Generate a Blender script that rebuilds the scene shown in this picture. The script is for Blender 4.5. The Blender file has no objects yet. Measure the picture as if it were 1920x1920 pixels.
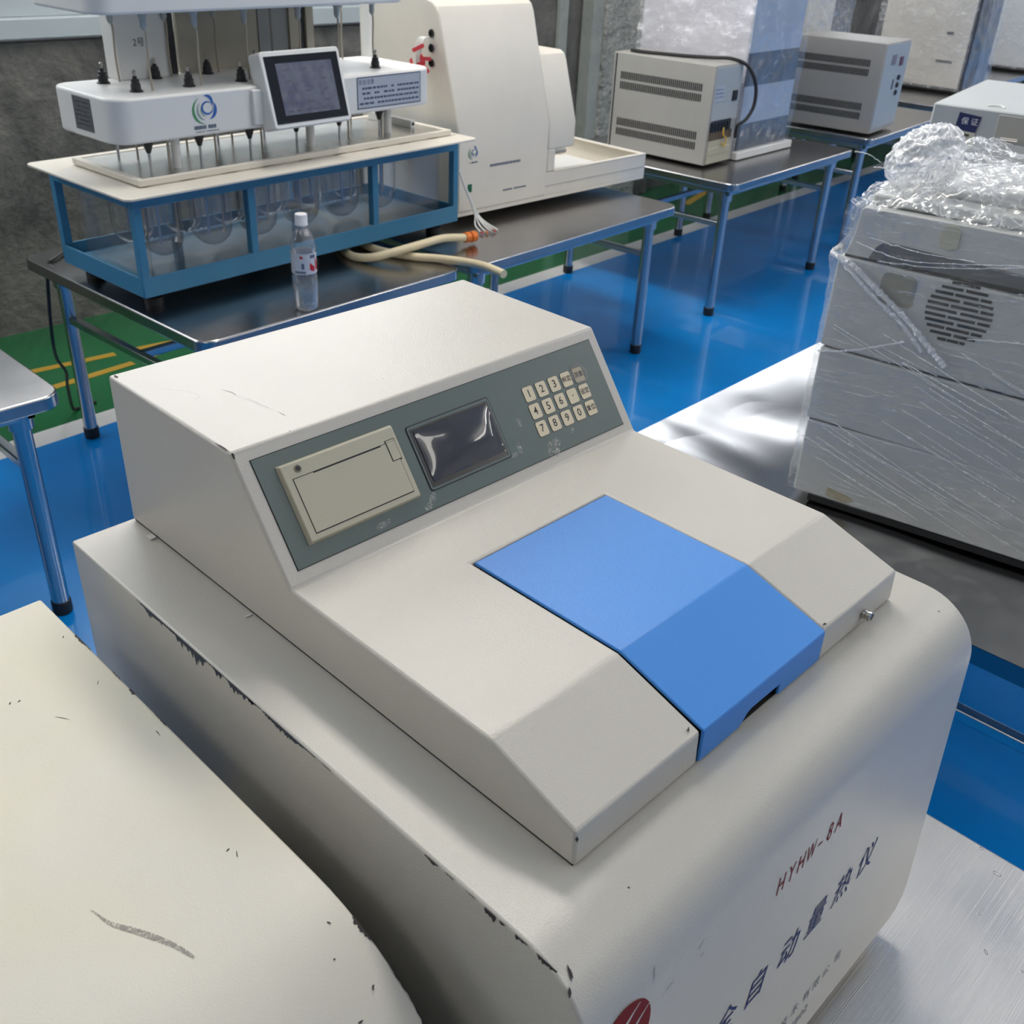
import bpy, bmesh, math, random
from mathutils import Vector, Matrix, noise
random.seed(7)
sc = bpy.context.scene
COL = sc.collection
R = math.radians
pi = math.pi

# ------------------------------------------------------------------ camera
cd = bpy.data.cameras.new('camera')
cam = bpy.data.objects.new('camera', cd)
COL.objects.link(cam)
cam.location = (-0.34310, -0.25326, 1.48542)
cam.rotation_euler = (1.028369, -0.042401, -0.794075)
cd.sensor_width = 36.0
cd.lens = 36.0 * 1897.246 / 1920.0
cd.clip_start = 0.05
cd.clip_end = 60
cd.dof.use_dof = True
cd.dof.focus_distance = 0.86
cd.dof.aperture_fstop = 20.0
sc.camera = cam

# ------------------------------------------------------------------ world, exposure
sc.view_settings.view_transform = 'Standard'
sc.view_settings.look = 'None'
sc.view_settings.gamma = 1.0
sc.view_settings.use_curve_mapping = False
sc.view_settings.exposure = 0.06
w = bpy.data.worlds.new('daylight')
sc.world = w
w.use_nodes = True
w.node_tree.nodes['Background'].inputs[0].default_value = (0.75, 0.82, 0.92, 1)
w.node_tree.nodes['Background'].inputs[1].default_value = 1.0

LAMP_POWER = 58.0
WINDOW_STRENGTH = 3.7
def area(name, loc, sx, sy, power, color=(1, 1, 1), rot=(0, 0, 0)):
    l = bpy.data.lights.new(name, 'AREA')
    l.shape = 'RECTANGLE'; l.size = sx; l.size_y = sy; l.energy = power; l.color = color
    o = bpy.data.objects.new(name, l); COL.objects.link(o)
    o.location = loc; o.rotation_euler = rot
    return o
# ceiling light panels; left, aisle and behind-viewer ones are added as fill
LAMPS = [(-2.8, -0.6, 0.5, 2.4), (1.8, -3.2, 0.5, 2.4), (5.0, -3.4, 0.5, 2.4), (9.2, -3.2, 0.5, 2.4), (1.8, 2.0, 0.5, 2.4), (5.3, -1.4, 0.5, 1.6), (10.2, 1.0, 0.5, 2.4), (14.4, 1.0, 0.5, 2.4)]
LK = [0.32, 0.55, 0.7, 0.9, 1.35, 0.8, 1.3, 1.3]
for i, (x, y, sx_, sy_) in enumerate(LAMPS):
    area('ceiling_lamp_light', (x, y, 3.72), sx_, sy_, LAMP_POWER * LK[i], (1.0, 0.95, 0.88))
    area('ceiling_fill_uplight', (x, y, 3.83), sx_, sy_, LAMP_POWER * 0.55, (1.0, 0.95, 0.88), (pi, 0, 0))  # upward fill added above each fitting to brighten the ceiling

# ------------------------------------------------------------------ materials
def newmat(name):
    m = bpy.data.materials.new(name); m.use_nodes = True
    nt = m.node_tree; b = nt.nodes['Principled BSDF']
    return m, nt, b
def coords(nt, scale=(1, 1, 1), rot=(0, 0, 0), kind='Object'):
    tc = nt.nodes.new('ShaderNodeTexCoord'); mp = nt.nodes.new('ShaderNodeMapping')
    mp.inputs['Scale'].default_value = scale; mp.inputs['Rotation'].default_value = rot
    nt.links.new(tc.outputs[kind], mp.inputs[0]); return mp.outputs[0]
def noise_tex(nt, vec, scale, detail=3, rough=0.5, dist=0.0):
    n = nt.nodes.new('ShaderNodeTexNoise'); n.inputs['Scale'].default_value = scale
    n.inputs['Detail'].default_value = detail; n.inputs['Roughness'].default_value = rough
    n.inputs['Distortion'].default_value = dist
    nt.links.new(vec, n.inputs['Vector']); return n.outputs[0]
def ramp(nt, fac, stops):
    r = nt.nodes.new('ShaderNodeValToRGB'); cr = r.color_ramp
    while len(cr.elements) < len(stops): cr.elements.new(0.5)
    for e, (p, c) in zip(cr.elements, stops):
        e.position = p; e.color = (*c, 1) if len(c) == 3 else c
    nt.links.new(fac, r.inputs[0]); return r.outputs[0]
def bump(nt, b, h, strength, dist=0.001, prev=None):
    n = nt.nodes.new('ShaderNodeBump'); n.inputs['Strength'].default_value = strength
    n.inputs['Distance'].default_value = dist
    nt.links.new(h, n.inputs['Height'])
    if prev is not None: nt.links.new(prev, n.inputs['Normal'])
    nt.links.new(n.outputs[0], b.inputs['Normal']); return n.outputs[0]
def g(r_, g_, b_):   # sRGB 0-255 -> linear
    f = lambda c: (c / 255 / 12.92) if c / 255 <= 0.04045 else ((c / 255 + 0.055) / 1.055) ** 2.4
    return (f(r_), f(g_), f(b_))
def plain(name, col, rough=0.5, metal=0.0, spec=0.5, coat=0.0, emit=None, es=0.0, grain=0.0, gscale=60, var=0.0):
    m, nt, b = newmat(name)
    b.inputs['Base Color'].default_value = (*col, 1)
    b.inputs['Roughness'].default_value = rough; b.inputs['Metallic'].default_value = metal
    b.inputs['Specular IOR Level'].default_value = spec; b.inputs['Coat Weight'].default_value = coat
    if emit: b.inputs['Emission Color'].default_value = (*emit, 1); b.inputs['Emission Strength'].default_value = es
    v = coords(nt)
    if var > 0:
        n = noise_tex(nt, v, 6, 4)
        c = ramp(nt, n, [(0.3, tuple(x * (1 - var) for x in col)), (0.7, tuple(min(1, x * (1 + var)) for x in col))])
        nt.links.new(c, b.inputs['Base Color'])
    if grain > 0: bump(nt, b, noise_tex(nt, v, gscale, 2), grain, 0.001)
    return m
def powder(name, col, rough=0.36, stain=None, speck=True, gscale=800, gs=0.42):
    """powder coated sheet steel: fine orange peel, faint soiling, rare dark specks"""
    m, nt, b = newmat(name)
    v = coords(nt)
    n1 = noise_tex(nt, v, 5, 5, 0.6)
    c = ramp(nt, n1, [(0.30, tuple(x * 0.93 for x in col)), (0.70, col)])
    if stain:
        n3 = noise_tex(nt, v, 3.1, 3, 0.5, 0.6)
        f = ramp(nt, n3, [(0.45, (0, 0, 0)), (0.72, (1, 1, 1))])
        mx = nt.nodes.new('ShaderNodeMix'); mx.data_type = 'RGBA'
        nt.links.new(f, mx.inputs[0]); nt.links.new(c, mx.inputs[6]); mx.inputs[7].default_value = (*stain, 1)
        c = mx.outputs[2]
    if speck:
        n2 = noise_tex(nt, v, 150, 1)
        f = ramp(nt, n2, [(0.83, (0, 0, 0)), (0.85, (1, 1, 1))])
        mx = nt.nodes.new('ShaderNodeMix'); mx.data_type = 'RGBA'
        nt.links.new(f, mx.inputs[0]); nt.links.new(c, mx.inputs[6]); mx.inputs[7].default_value = (0.05, 0.045, 0.04, 1)
        c = mx.outputs[2]
    nt.links.new(c, b.inputs['Base Color'])
    b.inputs['Roughness'].default_value = rough
    bump(nt, b, noise_tex(nt, v, gscale, 2, 0.6), gs, 0.0006)
    return m
def steel(name, col, rough, wave=0.0, wscale=5.0, brush=0.0, spots=False, stretch=(1, 1, 1)):
    m, nt, b = newmat(name)
    b.inputs['Metallic'].default_value = 1.0
    b.inputs['Base Color'].default_value = (*col, 1)
    b.inputs['Roughness'].default_value = rough
    v = coords(nt)
    n = noise_tex(nt, v, 7, 4)
    rr = nt.nodes.new('ShaderNodeMapRange'); rr.inputs['To Min'].default_value = rough * 0.75; rr.inputs['To Max'].default_value = rough * 1.35
    nt.links.new(n, rr.inputs[0]); nt.links.new(rr.outputs[0], b.inputs['Roughness'])
    prev = None
    if wave > 0: prev = bump(nt, b, noise_tex(nt, coords(nt, stretch), wscale, 1.5, 0.45, 0.8), wave, 0.05)
    if brush > 0: prev = bump(nt, b, noise_tex(nt, coords(nt, (4, 900, 4)), 1.0, 2), brush, 0.0006, prev)
    if spots:
        n2 = noise_tex(nt, v, 55, 1)
        f = ramp(nt, n2, [(0.76, (0, 0, 0)), (0.78, (1, 1, 1))])
        bump(nt, b, f, 1.0, 0.002, prev)
    return m
def schlick(nt, normal=None, f0=0.05, gain=0.9, power=4.5):
    lw = nt.nodes.new('ShaderNodeLayerWeight')
    if normal is not None: nt.links.new(normal, lw.inputs['Normal'])
    pw = nt.nodes.new('ShaderNodeMath'); pw.operation = 'POWER'; nt.links.new(lw.outputs['Facing'], pw.inputs[0]); pw.inputs[1].default_value = power
    ma = nt.nodes.new('ShaderNodeMath'); ma.operation = 'MULTIPLY_ADD'; ma.use_clamp = True
    nt.links.new(pw.outputs[0], ma.inputs[0]); ma.inputs[1].default_value = gain; ma.inputs[2].default_value = f0
    return ma.outputs[0]
def film(name, tint=(0.92, 0.93, 0.95), base_alpha=0.10, streak=0.5, scale=14, rot=(0, 0, 0), stretch=(1, 1, 1), bs=0.6, bd=0.004, rough=0.12, lo=0.52, hi=0.66):
    """stretch film: mostly clear, whitened along stretched creases, very glossy"""
    m, nt, b = newmat(name)
    v = coords(nt, stretch, rot)
    n = noise_tex(nt, v, scale, 5, 0.62, 1.2)
    n2 = noise_tex(nt, v, scale * 2.7, 3, 0.5, 0.6)
    rid = nt.nodes.new('ShaderNodeMath'); rid.operation = 'SUBTRACT'; nt.links.new(n2, rid.inputs[0]); rid.inputs[1].default_value = 0.5
    ab = nt.nodes.new('ShaderNodeMath'); ab.operation = 'ABSOLUTE'; nt.links.new(rid.outputs[0], ab.inputs[0])
    rdg = ramp(nt, ab.outputs[0], [(0.0, (1, 1, 1)), (0.022, (0, 0, 0))])
    msk = ramp(nt, n, [(lo, (0, 0, 0)), (hi, (1, 1, 1))])
    mul = nt.nodes.new('ShaderNodeMath'); mul.operation = 'MULTIPLY'; nt.links.new(rdg, mul.inputs[0]); nt.links.new(msk, mul.inputs[1])
    mx = nt.nodes.new('ShaderNodeMath'); mx.operation = 'MULTIPLY_ADD'; nt.links.new(mul.outputs[0], mx.inputs[0])
    mx.inputs[1].default_value = streak; mx.inputs[2].default_value = base_alpha
    mx.use_clamp = True
    nt.links.new(mx.outputs[0], b.inputs['Alpha'])
    b.inputs['Base Color'].default_value = (*tint, 1)
    b.inputs['Roughness'].default_value = rough
    p = bump(nt, b, n, bs, bd)
    bump(nt, b, n2, bs * 0.6, bd * 0.25, p)
    # clear film still mirrors the lights: add a glossy sheen over the transparent part
    gl = nt.nodes.new('ShaderNodeBsdfGlossy'); gl.inputs['Roughness'].default_value = rough; gl.inputs[0].default_value = (1, 1, 1, 1)
    nt.links.new(p, gl.inputs['Normal'])
    ms = nt.nodes.new('ShaderNodeMixShader'); fr = schlick(nt, p, 0.07, 0.6)
    out = nt.nodes['Material Output']
    nt.links.new(fr, ms.inputs[0]); nt.links.new(b.outputs[0], ms.inputs[1]); nt.links.new(gl.outputs[0], ms.inputs[2])
    nt.links.new(ms.outputs[0], out.inputs[0])
    return m
def clear(name, tint=(0.95, 0.97, 1.0), alpha=0.12, rough=0.03, ior=1.45, smudge=0.0, power=4.5):
    m, nt, b = newmat(name)
    out = nt.nodes['Material Output']
    tr = nt.nodes.new('ShaderNodeBsdfTransparent'); tr.inputs[0].default_value = (*tint, 1)
    gl = nt.nodes.new('ShaderNodeBsdfGlossy'); gl.inputs['Roughness'].default_value = rough
    fr = schlick(nt, None, ((ior - 1) / (ior + 1)) ** 2 + 0.01, 0.9, power)
    ms = nt.nodes.new('ShaderNodeMixShader')
    nt.links.new(fr, ms.inputs[0]); nt.links.new(tr.outputs[0], ms.inputs[1]); nt.links.new(gl.outputs[0], ms.inputs[2])
    b.inputs['Base Color'].default_value = (0.8, 0.82, 0.85, 1); b.inputs['Roughness'].default_value = 0.4
    m2 = nt.nodes.new('ShaderNodeMixShader')
    n = noise_tex(nt, coords(nt), 9, 4)
    mr = nt.nodes.new('ShaderNodeMapRange'); mr.inputs['From Min'].default_value = 0.35; mr.inputs['From Max'].default_value = 0.75
    mr.inputs['To Min'].default_value = alpha * 0.5; mr.inputs['To Max'].default_value = alpha + smudge
    nt.links.new(n, mr.inputs[0]); nt.links.new(mr.outputs[0], m2.inputs[0])
    nt.links.new(ms.outputs[0], m2.inputs[1]); nt.links.new(b.outputs[0], m2.inputs[2])
    nt.links.new(m2.outputs[0], out.inputs[0])
    return m
def concrete(name, dark, light, bs=0.5, scale=3.0, rough_scale=25):
    m, nt, b = newmat(name)
    v = coords(nt)
    n = noise_tex(nt, v, scale, 6, 0.62, 0.5)
    n2 = noise_tex(nt, coords(nt, (1.6, 1.6, 0.8)), scale * 1.3, 6, 0.7, 1.5)
    mx = nt.nodes.new('ShaderNodeMath'); mx.operation = 'MULTIPLY_ADD'; nt.links.new(n, mx.inputs[0]); mx.inputs[1].default_value = 0.5
    h = nt.nodes.new('ShaderNodeMath'); h.operation = 'MULTIPLY'; nt.links.new(n2, h.inputs[0]); h.inputs[1].default_value = 0.5
    nt.links.new(h.outputs[0], mx.inputs[2])
    c = ramp(nt, mx.outputs[0], [(0.36, dark), (0.60, light), (0.68, tuple(min(1, x * 1.5) for x in light))])
    nt.links.new(c, b.inputs['Base Color']); b.inputs['Roughness'].default_value = 0.85
    bump(nt, b, noise_tex(nt, v, rough_scale, 5, 0.6), bs, 0.04)
    return m

M = {}
M['cream'] = powder('console_powder_coat', g(198, 193, 183), 0.36)
M['body'] = powder('body_powder_coat', g(196, 192, 182), 0.33)
M['near'] = powder('aged_cream_powder_coat', g(218, 213, 200), 0.45, stain=g(214, 208, 182), gs=0.22)
M['blue'] = powder('blue_lid_powder_coat', g(62, 138, 218), 0.44, speck=False, gs=0.3)
M['panel'] = plain('teal_grey_overlay', g(80, 95, 92), 0.38, grain=0.05, gscale=300, var=0.05)
M['printer'] = plain('ivory_plastic', g(186, 180, 158), 0.5, grain=0.1, gscale=500, var=0.03)
M['line'] = plain('dark_seam', (0.01, 0.01, 0.012), 0.7)
M['key'] = plain('ivory_key', g(214, 200, 170), 0.42, var=0.05)
M['ink'] = plain('black_ink', (0.012, 0.012, 0.014), 0.5)
M['red_ink'] = plain('red_ink', g(128, 14, 20), 0.6, spec=0.2)
M['blue_ink'] = plain('blue_ink', g(28, 48, 108), 0.6, spec=0.2)
M['grey_ink'] = plain('grey_blue_ink', g(96, 106, 122), 0.5)
M['gap'] = plain('dark_gap', (0.01, 0.01, 0.01), 0.9)
M['nickel'] = steel('nickel', (0.5, 0.48, 0.44), 0.28)
M['steel'] = steel('stainless_sheet', (0.42, 0.41, 0.41), 0.20, wave=0.05, wscale=2.0, brush=0.15)
M['steel_wavy'] = steel('warped_stainless_sheet', (0.40, 0.40, 0.405), 0.16, wave=0.24, wscale=2.2)
M['steel_spot'] = steel('spotted_stainless_sheet', (0.62, 0.60, 0.57), 0.34, wave=0.06, wscale=3.0, brush=0.35, spots=True)
M['steel_leg'] = steel('stainless_tube', (0.50, 0.51, 0.53), 0.2)
M['rubber'] = plain('black_rubber', (0.012, 0.012, 0.013), 0.55)
M['black'] = plain('black_plastic', (0.015, 0.015, 0.016), 0.4)
M['white'] = plain('white_plastic', g(220, 220, 217), 0.32, var=0.02)
M['offwhite'] = powder('offwhite_enamel', g(220, 214, 202), 0.4, speck=False, gs=0.1)
M['tank_blue'] = plain('blue_enamel', g(62, 128, 164), 0.38, var=0.04)
M['deck'] = plain('cream_deck', g(214, 208, 196), 0.35, var=0.04)
M['acrylic'] = clear('acrylic', (0.97, 0.975, 0.98), 0.025, 0.05, smudge=0.03)
M['glass'] = clear('vessel_glass', (0.97, 0.98, 0.985), 0.02, 0.02, 1.6, power=2.6)
M['pet'] = clear('bottle_plastic', (0.97, 0.975, 0.98), 0.10, 0.05, 1.7, smudge=0.06, power=1.8)
M['water'] = clear('water', (0.96, 0.97, 0.98), 0.06, 0.02, 1.5, smudge=0.05, power=2.0)
M['greybox'] = powder('grey_instrument_enamel', g(162, 160, 154), 0.5, speck=False, gs=0.1)
M['greybox_light'] = powder('light_grey_panel', g(170, 175, 176), 0.5, speck=False, gs=0.1)
M['stackgrey'] = powder('silver_grey_enamel', g(194, 196, 194), 0.38, speck=False, gs=0.1)
M['film'] = film('crumpled_film', base_alpha=0.14, streak=0.7, scale=7, bs=0.5, bd=0.003, rough=0.16, lo=0.38, hi=0.6)
M['film_bunch'] = film('bunched_film', base_alpha=0.38, streak=0.8, scale=14, bs=0.6, bd=0.004, rough=0.2, lo=0.3, hi=0.5)
M['film_streak'] = film('stretched_film', base_alpha=0.05, streak=0.95, scale=5, rot=(0, R(0), 0), stretch=(1, 1, 1), lo=0.42, hi=0.62)
M['film_clear'] = film('thin_clear_film', base_alpha=0.05, streak=0.45, scale=6, bs=0.3, bd=0.002, rough=0.2, lo=0.42, hi=0.62)
M['film_cloudy'] = film('cloudy_film', tint=(0.86, 0.87, 0.9), base_alpha=0.16, streak=0.5, scale=5, bs=0.5, bd=0.006, rough=0.3, lo=0.35, hi=0.6, stretch=(1, 1, 2.5))

# ------------------------------------------------------------------ mesh building
class MB:
    def __init__(s): s.v = []; s.f = []; s.m = []; s.T = None
    def add(s, vs, fs, mi=0):
        o = len(s.v)
        if s.T is not None: vs = [tuple(s.T @ Vector(p)) for p in vs]
        s.v += [tuple(p) for p in vs]; s.f += [tuple(i + o for i in q) for q in fs]; s.m += [mi] * len(fs); return s
    def box(s, x0, y0, z0, x1, y1, z1, mi=0):
        v = [(x0, y0, z0), (x1, y0, z0), (x1, y1, z0), (x0, y1, z0), (x0, y0, z1), (x1, y0, z1), (x1, y1, z1), (x0, y1, z1)]
        return s.add(v, [(0, 3, 2, 1), (4, 5, 6, 7), (0, 1, 5, 4), (1, 2, 6, 5), (2, 3, 7, 6), (3, 0, 4, 7)], mi)
    def prism(s, loop, axis, a, b, mi=0):
        """loop of 2-d points extruded along an axis: x -> (y,z), y -> (x,z), z -> (x,y)"""
        n = len(loop)
        def P(p, t): return {'x': (t, p[0], p[1]), 'y': (p[0], t, p[1]), 'z': (p[0], p[1], t)}[axis]
        v = [P(p, a) for p in loop] + [P(p, b) for p in loop]
        f = [tuple(range(n))[::-1], tuple(range(n, 2 * n))] + [(i, (i + 1) % n, (i + 1) % n + n, i + n) for i in range(n)]
        return s.add(v, f, mi)
    def lathe(s, prof, c=(0, 0, 0), n=20, axis='z', mi=0):
        v = []; f = []; k = len(prof)
        for r, z in prof:
            for i in range(n):
                a = 2 * pi * i / n; x, y = r * math.cos(a), r * math.sin(a)
                p = {'z': (x, y, z), 'y': (x, z, y), 'x': (z, x, y)}[axis]
                v.append((p[0] + c[0], p[1] + c[1], p[2] + c[2]))
        for j in range(k - 1):
            for i in range(n):
                a = j * n + i; b = j * n + (i + 1) % n
                f.append((a, b, b + n, a + n))
        if prof[0][0] > 1e-6: f.append(tuple(range(n))[::-1])
        if prof[-1][0] > 1e-6: f.append(tuple(range((k - 1) * n, k * n)))
        return s.add(v, f, mi)
    def cyl(s, p0, p1, r, n=14, mi=0, r2=None):
        p0 = Vector(p0); p1 = Vector(p1); return s.tube([p0, p1], [r, r2 if r2 is not None else r], n, mi)
    def tube(s, pts, r, n=10, mi=0):
        pts = [Vector(p) for p in pts]; k = len(pts)
        rs = r if isinstance(r, (list, tuple)) else [r] * k
        v = []; f = []
        t0 = (pts[1] - pts[0]).normalized()
        up = Vector((0, 0, 1)) if abs(t0.z) < 0.9 else Vector((1, 0, 0))
        u = t0.cross(up).normalized()
        for i, p in enumerate(pts):
            t = (pts[min(i + 1, k - 1)] - pts[max(i - 1, 0)]).normalized()
            u = (u - t * u.dot(t)).normalized(); w_ = t.cross(u)
            for j in range(n):
                a = 2 * pi * j / n; v.append(p + (u * math.cos(a) + w_ * math.sin(a)) * rs[i])
        for i in range(k - 1):
            for j in range(n):
                a = i * n + j; b = i * n + (j + 1) % n
                f.append((a, b, b + n, a + n))
        f.append(tuple(range(n))[::-1]); f.append(tuple(range((k - 1) * n, k * n)))
        return s.add(v, f, mi)
    def build(s, name, mats, parent=None, bevel=0, seg=2, smooth=True, ang=35, lim=32):
        me = bpy.data.meshes.new(name); me.from_pydata(s.v, [], s.f)
        bm = bmesh.new(); bm.from_mesh(me); bmesh.ops.recalc_face_normals(bm, faces=bm.faces); bm.to_mesh(me); bm.free()
        if not isinstance(mats, (list, tuple)): mats = [mats]
        for m in mats: me.materials.append(M[m] if isinstance(m, str) else m)
        for p, mi in zip(me.polygons, s.m): p.material_index = mi
        if smooth:
            me.shade_smooth() if hasattr(me, 'shade_smooth') else None
            me.set_sharp_from_angle(angle=R(ang))
        o = bpy.data.objects.new(name, me); COL.objects.link(o)
        if parent: o.parent = parent
        if bevel:
            md = o.modifiers.new('bevel', 'BEVEL'); md.width = bevel; md.segments = seg; md.limit_method = 'ANGLE'; md.angle_limit = R(lim)
            md.harden_normals = False
        return o
def rrect(x0, y0, x1, y1, r, n=5):
    out = []
    for cx, cy, a0 in ((x1 - r, y1 - r, 0), (x0 + r, y1 - r, 90), (x0 + r, y0 + r, 180), (x1 - r, y0 + r, 270)):
        for i in range(n + 1):
            a = R(a0 + 90 * i / n); out.append((cx + r * math.cos(a), cy + r * math.sin(a)))
    return out
def smooth_path(pts, n=6):
    P = [Vector(p) for p in pts]; out = []
    for i in range(len(P) - 1):
        a = P[max(i - 1, 0)]; b = P[i]; c = P[i + 1]; d = P[min(i + 2, len(P) - 1)]
        for k in range(n):
            t = k / n
            out.append(0.5 * ((2 * b) + (c - a) * t + (2 * a - 5 * b + 4 * c - d) * t * t + (3 * b - a - 3 * c + d) * t ** 3))
    out.append(P[-1]); return out
def text_geo(body, size, shear=0.0, wide=1.0, bold=0.0):
    """outline geometry of a text, centred on the origin in xy"""
    cu = bpy.data.curves.new('text', 'FONT'); cu.body = body; cu.size = 1.0; cu.shear = shear
    cu.align_x = 'CENTER'; cu.align_y = 'CENTER'; cu.resolution_u = 4; cu.offset = bold / size
    o = bpy.data.objects.new('text', cu); COL.objects.link(o)
    bpy.context.view_layer.update()
    dg = bpy.context.evaluated_depsgraph_get()
    me = bpy.data.meshes.new_from_object(o.evaluated_get(dg))
    vs = [(v.co.x * wide * size, v.co.y * size, 0.0) for v in me.vertices]; fs = [tuple(p.vertices) for p in me.polygons]
    bpy.data.objects.remove(o); bpy.data.curves.remove(cu); bpy.data.meshes.remove(me)
    return vs, fs
def tag(o, label, cat, group=None, kind=None):
    o['label'] = label; o['category'] = cat
    if group: o['group'] = group
    if kind: o['kind'] = kind
    return o
def thing(name, label, cat, loc=(0, 0, 0), rotz=0.0, group=None):
    o = bpy.data.objects.new(name, None); COL.objects.link(o); o.empty_display_size = 0.05
    o.location = loc; o.rotation_euler = (0, 0, rotz)
    return tag(o, label, cat, group)
def structure(o): o['kind'] = 'structure'; return o
def copy_tree(o, parent=None):
    c = o.copy(); COL.objects.link(c); c.parent = parent
    for ch in [x for x in COL.objects if x.parent == o]: copy_tree(ch, c)
    return c

# ------------------------------------------------------------------ floor (blue epoxy, green bay, white line)
def floor_mat():
    m, nt, b = newmat('epoxy_floor')
    tc = nt.nodes.new('ShaderNodeTexCoord')
    mp = nt.nodes.new('ShaderNodeMapping'); mp.inputs['Rotation'].default_value = (0, 0, -0.05)
    nt.links.new(tc.outputs['Object'], mp.inputs[0])
    sx = nt.nodes.new('ShaderNodeSeparateXYZ'); nt.links.new(mp.outputs[0], sx.inputs[0])
    mr = nt.nodes.new('ShaderNodeMapRange'); mr.inputs['From Min'].default_value = 2.0; mr.inputs['From Max'].default_value = 4.0
    nt.links.new(sx.outputs[1], mr.inputs[0])
    c = ramp(nt, mr.outputs[0], [(0.0, g(4, 128, 208)), ((2.625 - 2) / 2 , g(222, 222, 220)), ((2.715 - 2) / 2, g(30, 104, 62))])
    nt.nodes[-1].color_ramp.interpolation = 'CONSTANT'
    n = noise_tex(nt, coords(nt), 1.4, 5, 0.6)
    mx = nt.nodes.new('ShaderNodeMix'); mx.data_type = 'RGBA'; mx.blend_type = 'MULTIPLY'; mx.inputs[0].default_value = 1.0
    k = ramp(nt, n, [(0.3, (0.80, 0.80, 0.80)), (0.7, (1.08, 1.08, 1.08))])
    nt.links.new(c, mx.inputs[6]); nt.links.new(k, mx.inputs[7]); nt.links.new(mx.outputs[2], b.inputs['Base Color'])
    b.inputs['Roughness'].default_value = 0.2; b.inputs['Coat Weight'].default_value = 0.5; b.inputs['Coat Roughness'].default_value = 0.03
    bump(nt, b, noise_tex(nt, coords(nt), 2.2, 2), 0.04, 0.02)
    return m
M['floor'] = floor_mat()
mb = MB(); mb.box(-4, -6, -0.1, 17, 3.62, 0); structure(mb.build('floor', 'floor', smooth=False))

M['wall'] = concrete('grey_screed_wall', g(74, 74, 72), g(126, 124, 118), 0.35, 2.2)
M['pillar'] = concrete('hammered_concrete', g(140, 142, 138), g(190, 190, 184), 1.0, 8.0, 22)
M['trim'] = concrete('smooth_render', g(150, 156, 152), g(172, 176, 170), 0.2, 3.0)
M['ceil'] = plain('ceiling_paint', g(196, 198, 198), 0.8, var=0.03)
M['frame_al'] = plain('window_frame_paint', g(176, 186, 190), 0.45, var=0.02)
M['pane'] = plain('daylit_frosted_pane', (0.8, 0.8, 0.8), 0.3, emit=(0.98, 0.99, 1.0), es=WINDOW_STRENGTH)
WIN = [(-3.4, 3.15), (5.0, 9.6), (10.6, 15.5)]
ZW0, ZW1 = 1.18, 3.25
# back wall with its window openings
mb = MB(); mb.box(-4, 3.60, 0, 17, 3.80, 1.0); mb.box(-4, 3.60, ZW1, 17, 3.80, 4.2)
xs = [-4] + [x for w_ in WIN for x in w_] + [17]
for i in range(0, len(xs), 2): mb.box(xs[i], 3.60, 1.0, xs[i + 1], 3.80, ZW1)
structure(mb.build('wall_back', 'wall', smooth=False))
def window(n, x0, x1, y, face=-1, z0=1.0, z1=ZW1):
    """face -1: seen from smaller y"""
    t = bpy.data.objects.new('window_%d' % n, None); COL.objects.link(t); structure(t)
    d = 0.05 * face
    lo, hi = sorted((y + d, y + 0.06))
    mb = MB(); mb.box(x0, lo, z0 + 0.015, x1, hi, z0 + 0.078); mb.box(x0, min(y, y + .05), z0 + 0.078, x1, max(y, y + 0.05), 1.64); mb.box(x0, lo, z1 - 0.06, x1, hi, z1)
    k = max(2, round((x1 - x0) / 1.1))
    for i in range(k + 1):
        xx = x0 + (x1 - x0 - 0.05) * i / k
        mb.box(xx, y - 0.01 if face < 0 else y, z0 + 0.078, xx + 0.05, y + 0.052, z1 - 0.06)
    mb.box(x0, y - 0.005, 2.15, x1, y + 0.05, 2.2)
    mb.build('window_frame', 'frame_al', t, bevel=0.003)
    mb = MB(); mb.box(x0, y + 0.02, 1.62, x1, y + 0.03, z1 - 0.05); mb.build('window_pane', 'pane', t, smooth=False)
    return t
for i, (a, b_) in enumerate(WIN):
    wt = window(i + 1, a, b_, 3.62)
    if i == 1:
        mb = MB(); mb.box(5.42, 3.608, 1.13, 5.66, 3.619, 1.30); mb.box(6.0, 3.608, 1.17, 6.12, 3.619, 1.38); mb.build('floor_glint_pane', 'pane', wt, smooth=False)  # unseen glowing panes added to put two glints on the floor
# other sides of the hall
mb = MB(); mb.box(-4, -6.2, 0, 17, -6.0, 4.2); structure(mb.build('wall_front', 'ceil', smooth=False))
mb = MB(); mb.box(-4.2, -6.2, 0, -4, 3.8, 4.2); structure(mb.build('wall_left', 'wall', smooth=False))
mb = MB(); mb.box(17, -6.2, 0, 17.2, 3.8, 4.2); structure(mb.build('wall_right', 'ceil', smooth=False))
mb = MB(); mb.box(-4.2, -6.2, 4.2, 17.2, 3.8, 4.35); structure(mb.build('ceiling', 'ceil', smooth=False))
# concrete pilaster and render strips on the back wall
mb = MB(); mb.box(4.22, 3.50, 0, 4.60, 3.60, 4.2); structure(mb.build('trim_1', 'pillar', bevel=0.012))
mb = MB(); mb.box(4.13, 3.52, 0, 4.22, 3.60, 4.2); mb.box(3.93, 3.575, 0, 4.00, 3.60, 4.2); structure(mb.build('trim_2', 'trim', bevel=0.005))
mb = MB(); mb.box(4.60, 3.53, 0, 4.76, 3.60, 4.2); structure(mb.build('trim_3', 'wall', bevel=0.005))
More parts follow.
